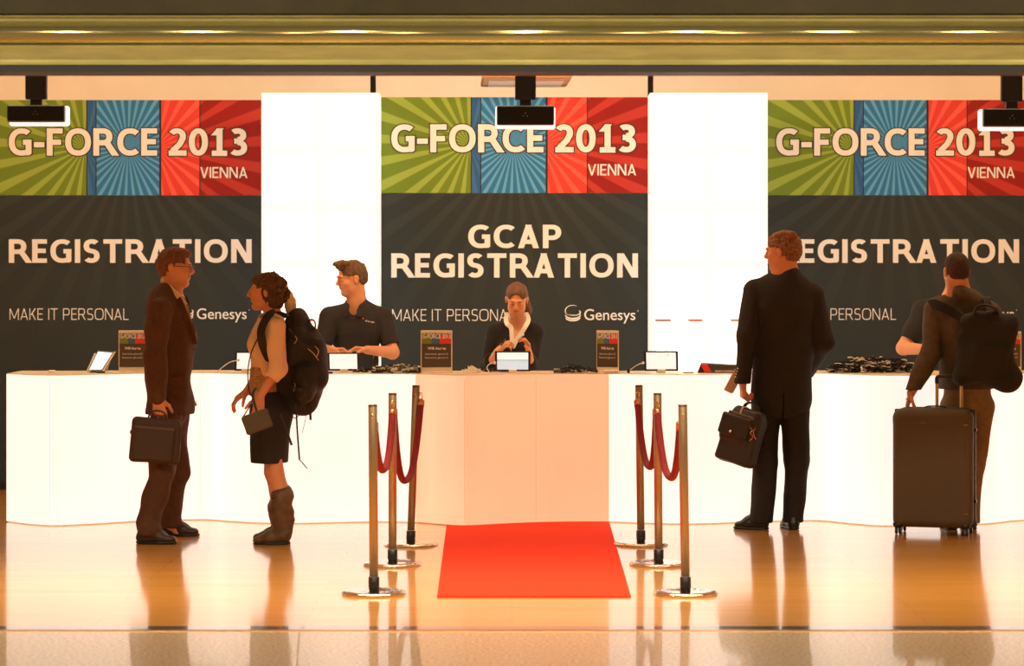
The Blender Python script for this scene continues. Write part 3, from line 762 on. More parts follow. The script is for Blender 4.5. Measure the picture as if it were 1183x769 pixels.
# ================================================================ THINGS ON THE COUNTER
M_SCREEN = mat('lit tablet screen', (.8, .85, .9), .2, emit=(.86, .93, 1), estr=.62)
M_SCREENB = mat('lit blue page', (.6, .75, .9), .2, emit=(.40, .68, .95), estr=.52)
M_CABLE = mat('white cable', (.80, .76, .68), .4)
def tablet(px, py, Y, w, h, yaw, lab, tiltback=18, kb=False, cable=None, stand=True, base='front'):
    """centre column, bottom row of the casing, distance; w x h metres"""
    c = P(px, py, Y); c.z = max(c.z, TOP+.012)
    R = rotz(math.radians(yaw)) @ Matrix.Rotation(math.radians(-tiltback), 3, 'X')
    up = R @ Vector((0, 0, 1)); nrm = R @ Vector((0, -1, 0)); rt = R @ Vector((1, 0, 0))
    r = thing('tablet', (c.x, c.y, TOP), lab, 'tablet', 'tablets on the counter')
    ctr = c+up*(h/2)
    MB().box(ctr, (w, .009, h), R, .003).build('casing', M_BLACKP, r)
    s = MB().box(ctr+nrm*.005, (w-.030, .001, h-.022), R).build('screen', M_SCREEN, r)
    if kb:
        MB().box(ctr+nrm*.0058-up*(h*.20), (w-.032, .001, h*.46), R).build('keyboard_area', M_SCREENB, s)
        MB().box(ctr+nrm*.0062+up*(h*.04), (w-.032, .001, .003), R).build('divider_line', mat('slate line', (.15, .2, .25), .5), s)
    MB().box(ctr+nrm*.0060+up*(h*.30)+rt*(w*.2), (.012, .001, .004), R).build('screen_mark', mat('grey mark', (.4, .5, .55), .5), s)
    if stand:
        b = rotz(math.radians(yaw)) @ Vector((0, 1, 0))
        st = MB().box((c.x, c.y, TOP+.0125), (.052, .07, .025), rotz(math.radians(yaw)), .004)
        st.box(Vector((c.x, c.y, TOP+.004))+b*.06, (.05, .14, .008), rotz(math.radians(yaw)), .003)
        foot = Vector((c.x, c.y, TOP+.006))+b*.12; st.ribbon([foot, ctr-nrm*.006+up*.02], rt, .03, .005, 1)
        st.build('dock_stand', M_WHITE, r)
    if cable:
        mb = MB().tube([Vector(q) for q in cable], .0032, 8, 6); o = mb.build('power_cable', M_CABLE)
        tag(o, 'white charging cable of the '+lab.split(',')[0], 'cable', 'white charging cables')
        MB().ball(Vector(cable[0]), (.009, .009, .010)).build('plug', M_CABLE, o)
    return r
def deskpt(px, Y, z=.004):
    return Vector(((px-CX)*Y/F_PX, Y, TOP+z))
k17 = 17.0/F_PX
# far left tablet, turned and leaning on its stand
def left_tablet():
    c = P(114.5, 430, 16.95); c.z = TOP+.018
    R = rotz(math.radians(-38)) @ Matrix.Rotation(math.radians(-48), 3, 'X')
    a, b = P(101, 429, 16.93), P(118, 430, 16.9); tl, tr = P(113, 404.5, 17.02), P(132, 406, 17.0)
    a.z = b.z = TOP+.012
    r = thing('tablet', (c.x, c.y, TOP), 'tablet leaning far back on its stand at the left end of the counter', 'tablet', 'tablets on the counter')
    def slab(a, b, tr, tl, t0, t1):
        n = (b-a).cross(tl-a).normalized()
        if n.y > 0: n = -n
        m = MB(); v = [p+n*t0 for p in (a, b, tr, tl)]+[p+n*t1 for p in (a, b, tr, tl)]
        return m.add(v, [(0, 1, 2, 3), (7, 6, 5, 4), (0, 4, 5, 1), (1, 5, 6, 2), (2, 6, 7, 3), (3, 7, 4, 0)])
    slab(a, b, tr, tl, 0, -.010).build('casing', M_BLACKP, r)
    ins = lambda p, q, u: p+(q-p)*u
    slab(ins(a, tr, .07), ins(b, tl, .07), ins(tr, a, .07), ins(tl, b, .07), .0002, .0015).build('screen', mat('pale blue screen', (.6, .7, .8), .2, emit=(.45, .66, .95), estr=.6), r)
    slab(b, b+Vector((.010, .004, 0)), tr+Vector((.010, .004, 0)), tr, -.012, .002).build('silver_edge', mat('pale edge', (.75, .68, .55), .3), r)
    st = MB().box(deskpt(107, 16.96, .012), (.055, .06, .024), rotz(.2), .004)
    MB().ribbon([deskpt(123, 16.98, .008), P(127, 412, 17.03)], (1, 0, 0), .012, .004, 1).build('stand_leg', M_WHITE, r)
    MB().ribbon([deskpt(101, 17.0, .01), P(110, 408, 17.05)], (1, 0, 0), .012, .004, 1).build('stand_leg', M_WHITE, r)
    st.build('dock_stand', M_WHITE, r)
    MB().box(deskpt(116.5, 16.9, .007), (.05, .05, .014), rotz(.3), .003).build('cable_connector', M_BLACKP, r)
left_tablet()
tablet(284, 428, 17.0, .150, .130, 0, 'tablet half hidden behind the woman in the cream top', cable=[P(275.5, 416, 16.99), P(266, 418, 17.0), P(257, 424, 17.03), P(251, 429.5, 17.06), deskpt(250, 17.1)])
tablet(397, 430, 17.0, .21, .125, 8, 'tablet standing in front of the male clerk\'s hands', tiltback=22)
tablet(592.3, 430.5, 16.9, .232, .137, 0, 'tablet showing an on-screen keyboard in front of the female clerk', tiltback=20, kb=True,
       cable=[P(571.5, 419, 16.88), P(566, 420, 16.9), P(562.5, 424.5, 16.9), P(566, 430, 16.92), P(572, 431, 16.95), deskpt(578, 16.98)])
tablet(764, 430, 16.95, .224, .133, 2, 'tablet standing alone below the right glowing tower', tiltback=14,
       cable=[P(743, 419, 16.93), P(737, 421, 16.95), P(730, 425.5, 16.97), P(724, 429.5, 17.0), deskpt(719, 17.02)])
# printed notices in clear holders
M_PAPERD = mat('brown-black print', (.085, .055, .035), .5)
M_ACRY = mat('clear cream acrylic', (.80, .72, .60), .15)
def notice(px0, px1, top, bot, Y, lab, yaw=0):
    k = F_PX/Y; w = (px1-px0)/k/math.cos(math.radians(yaw)); z1 = 1.57-(top-HY)/k; h = z1-TOP; x = ((px0+px1)/2-CX)/k
    R = rotz(math.radians(yaw)); r = thing('notice_stand', (x, Y, TOP), lab, 'sign', 'small wifi notices on the counter')
    c = Vector((x, Y, TOP)); T = lambda a, b, z: c+R @ Vector((a, b, z))
    MB().box(T(0, 0, h/2+.002), (w, .006, h-.004), R, .002).box(T(0, .03, .004), (w, .09, .007), R, .002).build('holder', M_ACRY, r)
    ph = h*.80; pz = h*.13
    pp = MB().box(T(0, -.0035, pz+ph/2), (w*.93, .001, ph), R).build('paper', M_PAPERD, r)
    hz = pz+ph*.83; cols = [((.20, .26, .03), .33), ((.06, .15, .30), .28), ((.75, .05, .04), .39)]; u = -.465*w
    for col, f in cols:
        MB().box(T(u+f*w*.93/2, -.0043, hz), (f*w*.93, .0006, ph*.27), R).build('colour_band', mat('print %.2f %.2f' % (col[0], col[1]), col, .5), pp); u += f*w*.93
    def words(txt, a, b, z0, z1, bold):
        me = text_mesh(txt, a*w, b*w, z0, z1, 0, bold=bold, capref='E')
        for v in me.vertices: v.co = T(v.co.x, -.0055, v.co.z)
        link('lettering', me, M_INK, pp)
    words('G-FORCE 2013', -.44, .45, hz+.004, hz+.034*h/.27, .02)
    words('Wifi Access', -.28, .30, pz+ph*.52, pz+ph*.60, .03)
    words('Username: gforce13', -.36, .36, pz+ph*.37, pz+ph*.42, .0)
    words('Password: gforce13', -.36, .36, pz+ph*.26, pz+ph*.31, .0)
notice(137, 169, 381.5, 431, 16.98, 'wifi notice in a clear holder, left of the man in the brown suit')
notice(486, 522.5, 381.5, 431, 16.95, 'wifi notice in a clear holder, at the left end of the peach counter')
notice(689.5, 714.5, 381.5, 431, 16.98, 'wifi notice turned sideways in a clear holder, right of the female clerk', yaw=-35)
notice(1146, 1180, 382.5, 431, 17.1, 'wifi notice mostly hidden behind the black backpack of the man with the suitcase')
# white charger brick and small clutter
def small(name, px, Y, dims, m, lab, cat, yaw=0, bev=.004, group=None):
    p = deskpt(px, Y, 0); o = MB().box(Vector((p.x, p.y, TOP+dims[2]/2)), dims, rotz(math.radians(yaw)), bev).build(name, m)
    return tag(o, lab, cat, group)
small('charger_brick', 706, 16.83, (.10, .05, .022), M_WHITE, 'white charger brick in front of the sideways wifi notice', 'charger')
small('power_adapter', 726, 16.9, (.018, .02, .034), M_BLACKP, 'small black and white adapter left of the tablet below the right tower', 'adapter')
small('computer_mouse', 60, 17.0, (.045, .05, .016), M_WHITE, 'small white puck lying on the far left counter end', 'puck', bev=.007)
small('flat_phone', 378, 16.85, (.075, .12, .012), M_BLACKP, 'thin black phone lying left of the male clerk\'s tablet', 'phone')
small('wrist_band_strip', 795, 16.9, (.07, .05, .006), mat('grey strip', (.2, .17, .16), .5), 'thin grey strip lying left of the red folder', 'strip')
def folder():
    r = thing('folder', deskpt(830, 16.95, 0), 'black folder with a red tab lying left of the suited man\'s cuff', 'folder')
    a = MB(); 
    pts = [deskpt(806, 16.92, 0), deskpt(862, 16.92, 0), deskpt(862, 17.12, 0), deskpt(806, 17.12, 0)]
    z = [.003, .003, .003, .003]; zt = [.060, .045, .045, .060]
    v = [p+Vector((0, 0, zz)) for p, zz in zip(pts, z)]+[p+Vector((.025 if i in (0, 3) else 0, .03, zz)) for i, (p, zz) in enumerate(zip(pts, zt))]
    a.add(v, [(0, 3, 2, 1), (4, 5, 6, 7), (0, 1, 5, 4), (1, 2, 6, 5), (2, 3, 7, 6), (3, 0, 4, 7)]).build('cover', mat('dark folder cloth', (.03, .022, .016), .6), r)
    q0, q1 = deskpt(814, 16.905, .006), deskpt(822, 16.905, .006); t0, t1 = P(809.5, 420.5, 16.925), P(817, 420, 16.925)
    MB().add([q0, q1, t1, t0]+[p+Vector((0, .012, 0)) for p in (q0, q1, t1, t0)], [(0, 1, 2, 3), (7, 6, 5, 4), (0, 4, 5, 1), (1, 5, 6, 2), (2, 6, 7, 3), (3, 7, 4, 0)]).build('red_tab', RED, r)
    MB().box(deskpt(842, 16.90, .012), (.18, .012, .008), None, .002).build('pale_pages', mat('peach paper', (.7, .45, .35), .6), r)
folder()
# heaps of lanyards: nobody could count the loops
def heap(px0, px1, Y, hgt, n, seed, lab, name='lanyard_heap', light=.25, col=None, r=.0055):
    rn = random.Random(seed); k = F_PX/Y; xa, xb = (px0-CX)/k, (px1-CX)/k
    d = MB(); l = MB()
    for i in range(n):
        u = rn.random(); env = math.sin(math.pi*min(max(u, .04), .96))**.7
        x = xa+(xb-xa)*u; y = Y+rn.uniform(-.07, .10); z = TOP+.007+rn.random()*hgt*env*(1-.6*abs(y-Y-.015)/.085); z = max(z, TOP+.007)
        a = rn.uniform(0, math.pi); L = rn.uniform(.028, .070); pts = []
        for q in range(5):
            t = (q-2)/2; a2 = a+t*rn.uniform(-.9, .9)
            pts.append(Vector((min(max(x+math.cos(a2)*L*t, xa), xb), y+math.sin(a2)*L*t*.7, max(TOP+.007, z+rn.uniform(-.008, .012)*env))))
        (l if rn.random() < light else d).ribbon(pts, (0, .3, 1) if rn.random() < .5 else (1, .5, .2), r*1.5, .0022, 3)
    o = d.build(name, col or M_BLACKP); tag(o, lab, 'lanyards' if 'lanyard' in name else 'cables', kind='stuff')
    l.build('white_print', mat('pale lanyard print', (.75, .70, .60), .5), o)
heap(430, 486, 16.9, .055, 150, 1, 'small tangle of black lanyards between the male clerk and the wifi notice')
heap(640, 690, 16.9, .040, 90, 2, 'thin tangle of black lanyards right of the female clerk\'s tablet')
heap(957, 1064, 16.98, .110, 560, 3, 'large heap of black lanyards between the suited man and the man with the suitcase', light=.22)
heap(534, 555, 16.9, .035, 22, 4, 'small pale cable tangle left of the female clerk\'s tablet', 'cable_tangle', 1.0)
heap(558, 600, 17.1, .012, 26, 6, 'flat scatter of dark cables behind the female clerk\'s tablet', 'cable_scatter', .3)
heap(408, 429, 17.0, .012, 26, 5, 'flat scatter of dark cables right of the male clerk\'s tablet', 'cable_scatter', .3)

# ================================================================ PEOPLE
SKIN_A = mat('tanned skin', (.62, .25, .11), .5, noise=.05, nscale=30)
SKIN_B = mat('warm skin', (.70, .31, .15), .5, noise=.05, nscale=30)
M_LIP = mat('lips', (.48, .14, .08), .5)
M_EYEW = mat('eye white', (.75, .7, .62), .25)
M_EYED = mat('dark iris', (.03, .015, .008), .2)
M_BROW = mat('dark brow hair', (.06, .028, .012), .8)

class Human:
    """one person: a continuous skin, plus clothing and hair"""
    def __init__(s, foot, label, head, hyaw, hpitch=0, hroll=0, hs=1., skin=SKIN_B, fem=False):
        s.root = thing('person', foot, label, 'person'); s.skin = skin; s.fem = fem
        s.hc = Vector(head); s.hs = hs
        R = Matrix.Rotation(math.radians(hyaw-90), 3, 'Z') @ Matrix.Rotation(math.radians(-hpitch), 3, 'X') @ Matrix.Rotation(math.radians(hroll), 3, 'Y')
        s.HR = R
        s.prims = []; s.hands = []; s.dense = []
    def hp(s, x, y, z): return s.hc+s.HR @ Vector((x, y, z))*s.hs
    def hd(s, x, y, z): return s.HR @ Vector((x, y, z))
    # every primitive is remembered so that the grid can be sized first
    def c(s, a, b, ra, rb, k=.012, sq=None, mode='u'): s.prims.append(('c', Vector(a), Vector(b), ra, rb, k, sq, mode)); return s
    def e(s, c, r, R=None, k=.012, mode='u'): s.prims.append(('e', Vector(c), r, R, k, mode)); return s
    def head(s):
        h, q = s.hp, s.hs; HR = s.HR; E = lambda x, y, z, r, k=.012, mode='u': s.e(h(x, y, z), [v*q for v in r], HR, k*q, mode)
        E(0, -.015, .035, (.074, .096, .084))
        E(0, .026, -.030, (.060, .064, .076), .03)
        E(0, .030, -.070, (.040, .048, .040), .03)
        E(0, .062, -.098, (.023 if not s.fem else .019, .021, .017), .03)
        for m in (-1, 1):
            E(m*.046, .008, -.060, (.016, .030, .028), .03)
            E(m*.038, .056, -.022, (.022, .022, .022), .02)
            E(m*.026, .083, .027, (.024, .010, .009), .014)            # brow ridge
            E(m*.030, .098, .008, (.017, .015, .011), .010, 's')       # socket
            E(m*.030, .078, .007, (.0150, .0125, .0115), .006)         # lids
            E(m*.0105, .101, -.022, (.0075, .010, .0070), .006)        # nostril wing
            E(m*.078, -.010, -.003, (.009, .018, .030), .008)          # ear
            E(m*.077, -.018, .006, (.012, .013, .020), .006)
            E(m*.087, -.006, -.002, (.005, .009, .016), .004, 's')
        s.c(h(0, .087, .026), h(0, .107, -.016), .0075*q, .0110*q, .012*q)
        s.c(h(0, .107, -.016), h(0, .092, -.028), .0100*q, .007*q, .008*q)
        E(0, .087, -.0445, (.021, .0105, .0060), .008)                 # upper lip
        E(0, .084, -.0575, (.018, .0105, .0065), .008)                 # lower lip
        E(0, .098, -.0510, (.022, .007, .0016), .004, 's')
        E(0, .088, -.074, (.020, .007, .006), .012, 's')
        s.dense.append(([v-.14*q for v in s.hc], [v+.14*q for v in s.hc], .0045))
        return s
    def neck(s, base, r=.056):
        s.neckb = Vector(base)
        s.c(s.hp(0, -.022, -.045), s.neckb, r*s.hs, (r+.006)*s.hs, .03)
        s.c(s.hp(0, -.035, -.03), s.neckb+s.hd(0, -.015, 0), r*.8*s.hs, r*.9, .03); return s
    def hand(s, w, d, n, side, curl=(25, 35, 25), tc=25, sc=1., spread=6, fcurl=None, thumb=.75):
        """w wrist, d fingers' direction, n the way the palm faces, side towards the thumb"""
        d = Vector(d).normalized(); n = Vector(n); n = (n-d*n.dot(d)).normalized(); sd = n.cross(d)
        if sd.dot(Vector(side)) < 0: sd = -sd
        w = Vector(w); q = sc; K = []
        for i, (off, L) in enumerate(((.029, .088), (.010, .092), (-.010, .087), (-.028, .078))):
            kn = w+d*L*q+sd*off*q; K.append(kn)
            s.c(w+sd*off*.55*q+d*.004, kn, .0155*q, .0112*q, .012)
        s.c(w+d*.03*q-sd*.02*q, K[3], .014*q, .010*q, .01)
        tips = []
        for i, kn in enumerate(K):
            fl = (.95, 1.06, 1.0, .80)[i]; cc = (fcurl[i] if fcurl else curl)
            a = 0; p = kn; r = .0092*q*(1 if i < 3 else .88)
            dd = (d+sd*math.tan(math.radians(spread*(1.5-i)))*.6).normalized()
            for j, L in enumerate((.042, .027, .021)):
                a += math.radians(cc[j]); v = dd*math.cos(a)+n*math.sin(a)
                p2 = p+v*L*fl*q; s.c(p, p2, r, r*.90, .004); p = p2; r *= .90
            tips.append(p)
        b = w+d*.024*q+sd*.026*q+n*.004; v = (d*.62+sd*thumb+n*.30).normalized()
        p1 = b+v*.040*q; a = math.radians(tc); v2 = (v*math.cos(a)+(n*.6+d*.5-sd*.4).normalized()*math.sin(a)).normalized()
        p2 = p1+v2*.034*q; p3 = p2+(v2*.9+n*.2).normalized()*.024*q
        s.c(w+sd*.012*q, b, .014*q, .0150*q, .012); s.c(b, p1, .0145*q, .0115*q, .010); s.c(p1, p2, .0110*q, .0100*q, .004); s.c(p2, p3, .0100*q, .0080*q, .004)
        lo, hi = bounds([w]+tips+[p3]+K, .02); s.dense.append((lo, hi, .0042)); return tips, p3
    def limb(s, pts, rs, k=.02):
        for a, b, r0, r1 in zip(pts, pts[1:], rs, rs[1:]): s.c(a, b, r0, r1, k)
        return s
    def body(s, step=.0095):
        pts = []
        for p in s.prims:
            if p[-1] != 'u': continue
            if p[0] == 'c': pts += [p[1]+Vector((d,)*3)*max(p[3], p[4]) for d in (-1, 1)]+[p[2]+Vector((d,)*3)*max(p[3], p[4]) for d in (-1, 1)]
            else: pts += [p[1]+Vector((d,)*3)*max(p[2]) for d in (-1, 1)]
        lo, hi = bounds(pts, .03); F = Field(lo, hi, step, s.dense)
        for p in s.prims:
            if p[0] == 'c': F.cone(p[1], p[2], p[3], p[4], p[5], p[6], p[7])
            else: F.ell(p[1], p[2], p[3], p[4], p[5])
        me = F.mesh(); o = link('skin_body', me, [s.skin, M_LIP], s.root)
        # lips carry their own colour
        c = s.hp(0, .092, -.051); co = np.empty(len(me.polygons)*3); me.polygons.foreach_get('center', co); co = co.reshape(-1, 3)
        L = (co-np.array(c)) @ np.array(s.HR)/s.hs
        mi = ((L[:, 0]/.020)**2+(L[:, 2]/.0105)**2 < 1) & (np.abs(L[:, 1]) < .018)
        me.polygons.foreach_set('material_index', mi.astype(np.int32)); me.update()
        s.prims = []; s.body_o = o; return o
    def face(s, closed=False, brow=M_BROW):
        q = s.hs
        for m in (-1, 1):
            if not closed:
                e = MB().ball(s.hp(m*.030, .0835, .007), (.0105*q, .0085*q, .0060*q), s.HR).build('eye', M_EYEW, s.root)
                MB().ball(s.hp(m*.030, .0905, .007), (.0048*q, .0025*q, .0048*q), s.HR, 12).build('iris', M_EYED, e)
            else:
                MB().tube([s.hp(m*(.030+t*.013), .0905-abs(t)*.003, .0025-.0015*(1-t*t)) for t in (-1, -.5, 0, .5, 1)], .0013*q, 6, 2).build('eyelash', M_BROW, s.root)
            MB().tube([s.hp(m*(.016+t*.026), .0955-t*t*.008, .0265+.004*math.sin(t*2.4)) for t in (0, .3, .6, 1)], [.0032*q, .0018*q], 6, 3).build('eyebrow', brow, s.root)
    def hair(s, m, style, seed=1, amp=.003, fr=160, name='hair'):
        q = s.hs; lo, hi = [v-.19*q for v in s.hc], [v+.17*q for v in s.hc]; lo[2] -= .06
        if style in ('long', 'pony'): lo[2] -= .08
        F = Field(lo, hi, .0038); HR = s.HR
        E = lambda x, y, z, r, k=.01, mode='u': F.ell(s.hp(x, y, z), [v*q for v in r], HR, k*q, mode)
        B = lambda x, y, z, h, k=.01, mode='u', rd=.01: F.box(s.hp(x, y, z), [v*q for v in h], HR, rd*q, k*q, mode)
        if style in ('short', 'crop', 'swept', 'wavy'):
            t = {'short': .010, 'crop': .004, 'swept': .011, 'wavy': .013}[style]
            E(0, -.018, .037, (.074+t, .096+t, .084+t))
            E(0, -.045, -.010, (.066+t*.7, .062+t, .062), .03)
            if style == 'short':                          # quiff on top
                for i in range(9): E(-.05+.0125*i, .050+.018*math.sin(i*2.1), .108+.012*math.cos(i*1.7), (.020, .040, .020), .012)
            if style == 'swept': E(0, .035, .098, (.060, .055, .024), .02)
            if style == 'wavy':
                for i in range(16):
                    a = i*.7; E(.060*math.cos(a), -.02+.075*math.sin(a*1.3), .095+.012*math.cos(a*2), (.024, .026, .018), .01)
                for i in range(14):
                    a = i*.45-3; E(.070*math.cos(a), -.045-.055*abs(math.sin(a)), .04-.07*(i % 4)/4, (.022, .022, .018), .01)
            # cut out face, sides and nape
            fz = {'short': .068, 'crop': .070, 'swept': .072, 'wavy': .070}[style]
            B(0, .130, fz-.10, (.12, .062, .10), .012, 's')
            for m_ in (-1, 1):
                B(m_*.085, .095, -.050+.02, (.04, .085, .062), .01, 's')          # temple
                E(m_*.080, -.008, -.004, (.017, .022, .034), .006, 's')         # round the ear
                B(m_*.085, -.0, -.080, (.05, .046, .055), .01, 's')
            B(0, .05, -.09, (.12, .085, .06), .01, 's')
            B(0, -.02, -.148, (.14, .14, .075), .01, 's')
        elif style == 'curly':
            E(0, -.030, .030, (.090, .105, .096))
            E(0, -.060, -.050, (.078, .066, .080), .03); E(0, .028, .082, (.060, .058, .036), .02)
            rn = random.Random(seed)
            for i in range(190):
                th = rn.uniform(0, 2*math.pi); ph = rn.uniform(-.9, 1.5)
                x, y, z = math.cos(th)*math.cos(ph), math.sin(th)*math.cos(ph), math.sin(ph)
                if y > .62 and z < .30: continue
                r = rn.uniform(.010, .018); E(x*.090, -.034+y*.108-.018*(z < 0), .020+z*(.100 if z > 0 else .105), (r, r, r*rn.uniform(.8, 1.3)), .006)
            B(0, .128, -.060, (.12, .060, .108), .012, 's')
            for m_ in (-1, 1):
                B(m_*.085, .080, -.06, (.045, .062, .085), .01, 's')
                E(m_*.085, -.002, -.008, (.020, .018, .030), .006, 's')
        elif style == 'pony':
            E(0, -.018, .040, (.084, .106, .091))
            E(0, -.05, -.01, (.074, .068, .06), .03)
            F.cone(s.hp(.00, -.10, .03), s.hp(-.045, -.12, -.04), .030*q, .036*q, .02); F.cone(s.hp(-.045, -.12, -.04), s.hp(-.080, -.10, -.12), .034*q, .028*q, .02)
            F.cone(s.hp(-.080, -.10, -.12), s.hp(-.086, -.07, -.17), .028*q, .012*q, .02)
            E(0, .112, .000, (.060, .092, .084), .012, 's'); B(0, .130, -.070, (.12, .070, .072), .02, 's')
            for m_ in (-1, 1):
                B(m_*.085, .080, -.030, (.045, .075, .062), .012, 's')
                E(m_*.080, -.006, -.004, (.018, .024, .036), .006, 's'); B(m_*.085, .0, -.08, (.05, .05, .055), .01, 's')
            B(0, .05, -.09, (.075, .085, .06), .01, 's')
        F.ripple(amp, fr, seed, stretch=(1, 1, .5))
        return F.build(name, m, s.root)

def garment(root, name, m, pts, pad=.14, step=.0075, build=None, ripple=None, cuts=(), post=None):
    lo, hi = bounds(pts, pad); F = Field(lo, hi, step)
    build(F)
    if ripple: F.ripple(ripple[0]*1.6, *ripple[1:])
    for p, n in cuts: F.plane(p, n)
    if post: post(F)
    return F.build(name, m, root)
def shoe(root, heel, toe, m, w=.046, name='shoe', hgt=.100, sole=M_BLACKP, z0=0.):
    """heel, toe: ground points (x,y)"""
    h = Vector((heel[0], heel[1], z0)); t = Vector((toe[0], toe[1], z0)); d = (t-h).normalized(); up = Vector((0, 0, 1)); L = (t-h).length; sd = d.cross(up)
    F = Field(*bounds([h, t+up*(hgt+.06)], .08), .005)
    F.cone(h+d*.040+up*.036, h+d*L*.55+up*.040, .036, w*.85, .02); F.cone(h+d*L*.55+up*.034, h+d*(L-.045)+up*.026, w*.86, .032, .02, (up, .75))
    F.cone(h+d*.050+up*.04, h+d*.050+up*hgt, .036, .036, .02); F.cone(h+d*.075+up*(hgt-.01), h+d*L*.60+up*.045, .032, .026, .03)
    F.plane(h+up*.014, (0, 0, -1))
    o = F.build(name, m, root)
    G = Field(*bounds([h, t], .07), .005)
    G.cone(h+d*.040+up*.010, h+d*L*.6+up*.010, .037, w*.94, .02, None); G.cone(h+d*L*.6+up*.010, h+d*(L-.040)+up*.010, w*.94, .034, .02)
    G.plane(h+up*.017, (0, 0, 1)); G.plane(h+up*.001, (0, 0, -1)); G.box(h+d*L*.42+up*.0, (.028, .06, .007), frame(d), .002, .004, 's')
    G.build('sole', sole, o)
    for i in range(3):
        c = h+d*(L*.48+i*.022)+up*(.072-.008*i)
        MB().tube([c-sd*.020, c+up*.004, c+sd*.020], .002, 6, 3).build('lace', mat('dark lace', (.03, .02, .012), .7), o)
    return o
def pix(Y): return Y/F_PX     # metres per pixel at a distance

# ---------------------------------------------------------------- man in the brown suit, left
def man_brown():
    M_SUIT = mat('brown suit cloth', (.085, .034, .014), .85, noise=.12, nscale=40,  bump=.35, bscale=45)
    M_SHOE = mat('dark brown leather', (.035, .016, .008), .4, bump=.05)
    M_SHIRT = mat('pale tan shirt', (.75, .52, .30), .75, bump=.05)
    p = P
    H = Human((p(192, 600, 15.7).x, 15.7, 0), 'man in a brown suit and glasses facing right, holding a dark briefcase', p(203.5, 309.5, 15.7), 0-8, 4, 0, .97, SKIN_A)
    H.head().neck(p(199, 343, 15.7))
    f = Vector((1, -.12, 0)).normalized()
    nb = H.neckb
    sR, sL = p(184, 358, 15.52), p(199, 358, 15.88)
    eR, eL = p(178.5, 410, 15.43), p(204, 410, 15.94); wR, wL = p(183, 459, 15.37), p(210, 452, 15.88)
    hipR, hipL = p(194, 474, 15.63), p(200, 474, 15.80)
    kR, kL = p(186, 545, 15.52), p(204, 545, 15.84); aR, aL = p(172, 613, 15.48), p(197, 605, 15.90)
    ch, ws, pv = p(194, 378, 15.7), p(195, 425, 15.7), p(197, 466, 15.71)
    # skin body
    H.c(nb, ch, .075, .125, .04, (f, .72)); H.c(ch, ws, .135, .12, .04, (f, .75)); H.c(ws, pv, .12, .135, .04, (f, .78))
    H.c(nb-Vector((0, 0, .03)), sR, .05, .045, .03).c(nb-Vector((0, 0, .03)), sL, .05, .045, .03)
    H.limb([sR, eR, wR], [.050, .038, .026]).limb([sL, eL, wL], [.050, .038, .026])
    H.limb([hipR, kR, aR], [.08, .055, .038]).limb([hipL, kL, aL], [.08, .055, .038])
    H.c(aR, aR+Vector((.05, 0, -.055)), .030, .018).c(aL, aL+Vector((.05, 0, -.065)), .030, .018)
    fist = (55, 75, 35)
    H.hand(wR+Vector((0, 0, -.005)), (.10, -.05, -1), (0, 1, .1), (1, 0, 0), fist, 45, 1.0, 2)
    H.hand(wL, (.1, 0, -1), (0, -1, 0), (1, 0, 0), (30, 40, 25), 20)
    H.body(); H.face()
    H.hair(mat('chestnut hair', (.15, .055, .022), .75, noise=.35, nscale=60, bump=.3, bscale=120, stretch=(1, 1, .4)), 'swept', 3, .0022, 150)
    # glasses
    g = MB()
    for m_ in (-1, 1):
        pts = [H.hp(m_*.031+.021*math.cos(a), .104-abs(.021*math.cos(a))*.12, .006+.0135*math.sin(a)) for a in [i*math.pi/8 for i in range(17)]]
        g.tube(pts, .0014, 6, 1)
        g.tube([H.hp(m_*.052, .102, .012), H.hp(m_*.074, .085, .014), H.hp(m_*.079, .0, .012), H.hp(m_*.079, -.015, .004)], .0020, 6, 3)
    g.tube([H.hp(-.010, .104, .010), H.hp(0, .107, .012), H.hp(.010, .104, .010)], .0014, 6, 2)
    g.build('glasses', mat('dark glasses frame', (.02, .015, .012), .3), H.root)
    # trousers
    def tr(F):
        F.cone(p(196, 462, 15.71), pv, .145, .145, .03, (f, .80)); 
        F.cone(hipR, kR, .098, .078, .03); F.cone(kR, p(172.5, 606, 15.49), .078, .070, .02)
        F.cone(hipL, kL, .094, .072, .03); F.cone(kL, p(196.5, 597, 15.90), .072, .062, .02)
        F.cone(p(172, 604, 15.49), p(173.5, 614, 15.47), .072, .076, .012); F.cone(p(196, 596, 15.9), p(197.5, 604, 15.9), .062, .066, .012)
    garment(H.root, 'trousers', M_SUIT, [pv, kR, aR, kL, aL], .16, .0075, tr, (.006, 34, 5, -9, 9, (1, 1, .35)), [(Vector((0, 0, .052)), (0, 0, -1))])
    shoe(H.root, p(156.5, 0, 15.46).to_2d(), p(206, 0, 15.44).to_2d(), M_SHOE); shoe(H.root, p(185, 0, 15.93).to_2d(), p(232, 0, 15.91).to_2d(), M_SHOE)
    # shirt and tie
    def sh(F):
        F.cone(nb+Vector((0, 0, -.01)), ch, .075, .125, .05, (f, .78)); F.cone(ch, ws, .125, .12, .03, (f, .8))
        F.cone(H.hp(0, -.030, -.090), H.hp(0, -.018, -.135), .060, .066, .01)
        F.ell(p(208, 345, 15.70), (.030, .04, .035), None, .02)
    def shc(F): F.cone(H.hp(0, -.022, -.05), nb, .053, .056, .006, None, 's'); F.plane(H.hp(0, -.02, -.088), H.hd(0, .42, 1))
    garment(H.root, 'shirt', M_SHIRT, [H.hp(0, 0, -.08), ch, ws], .17, .006, sh, (.002, 50, 3), post=shc)
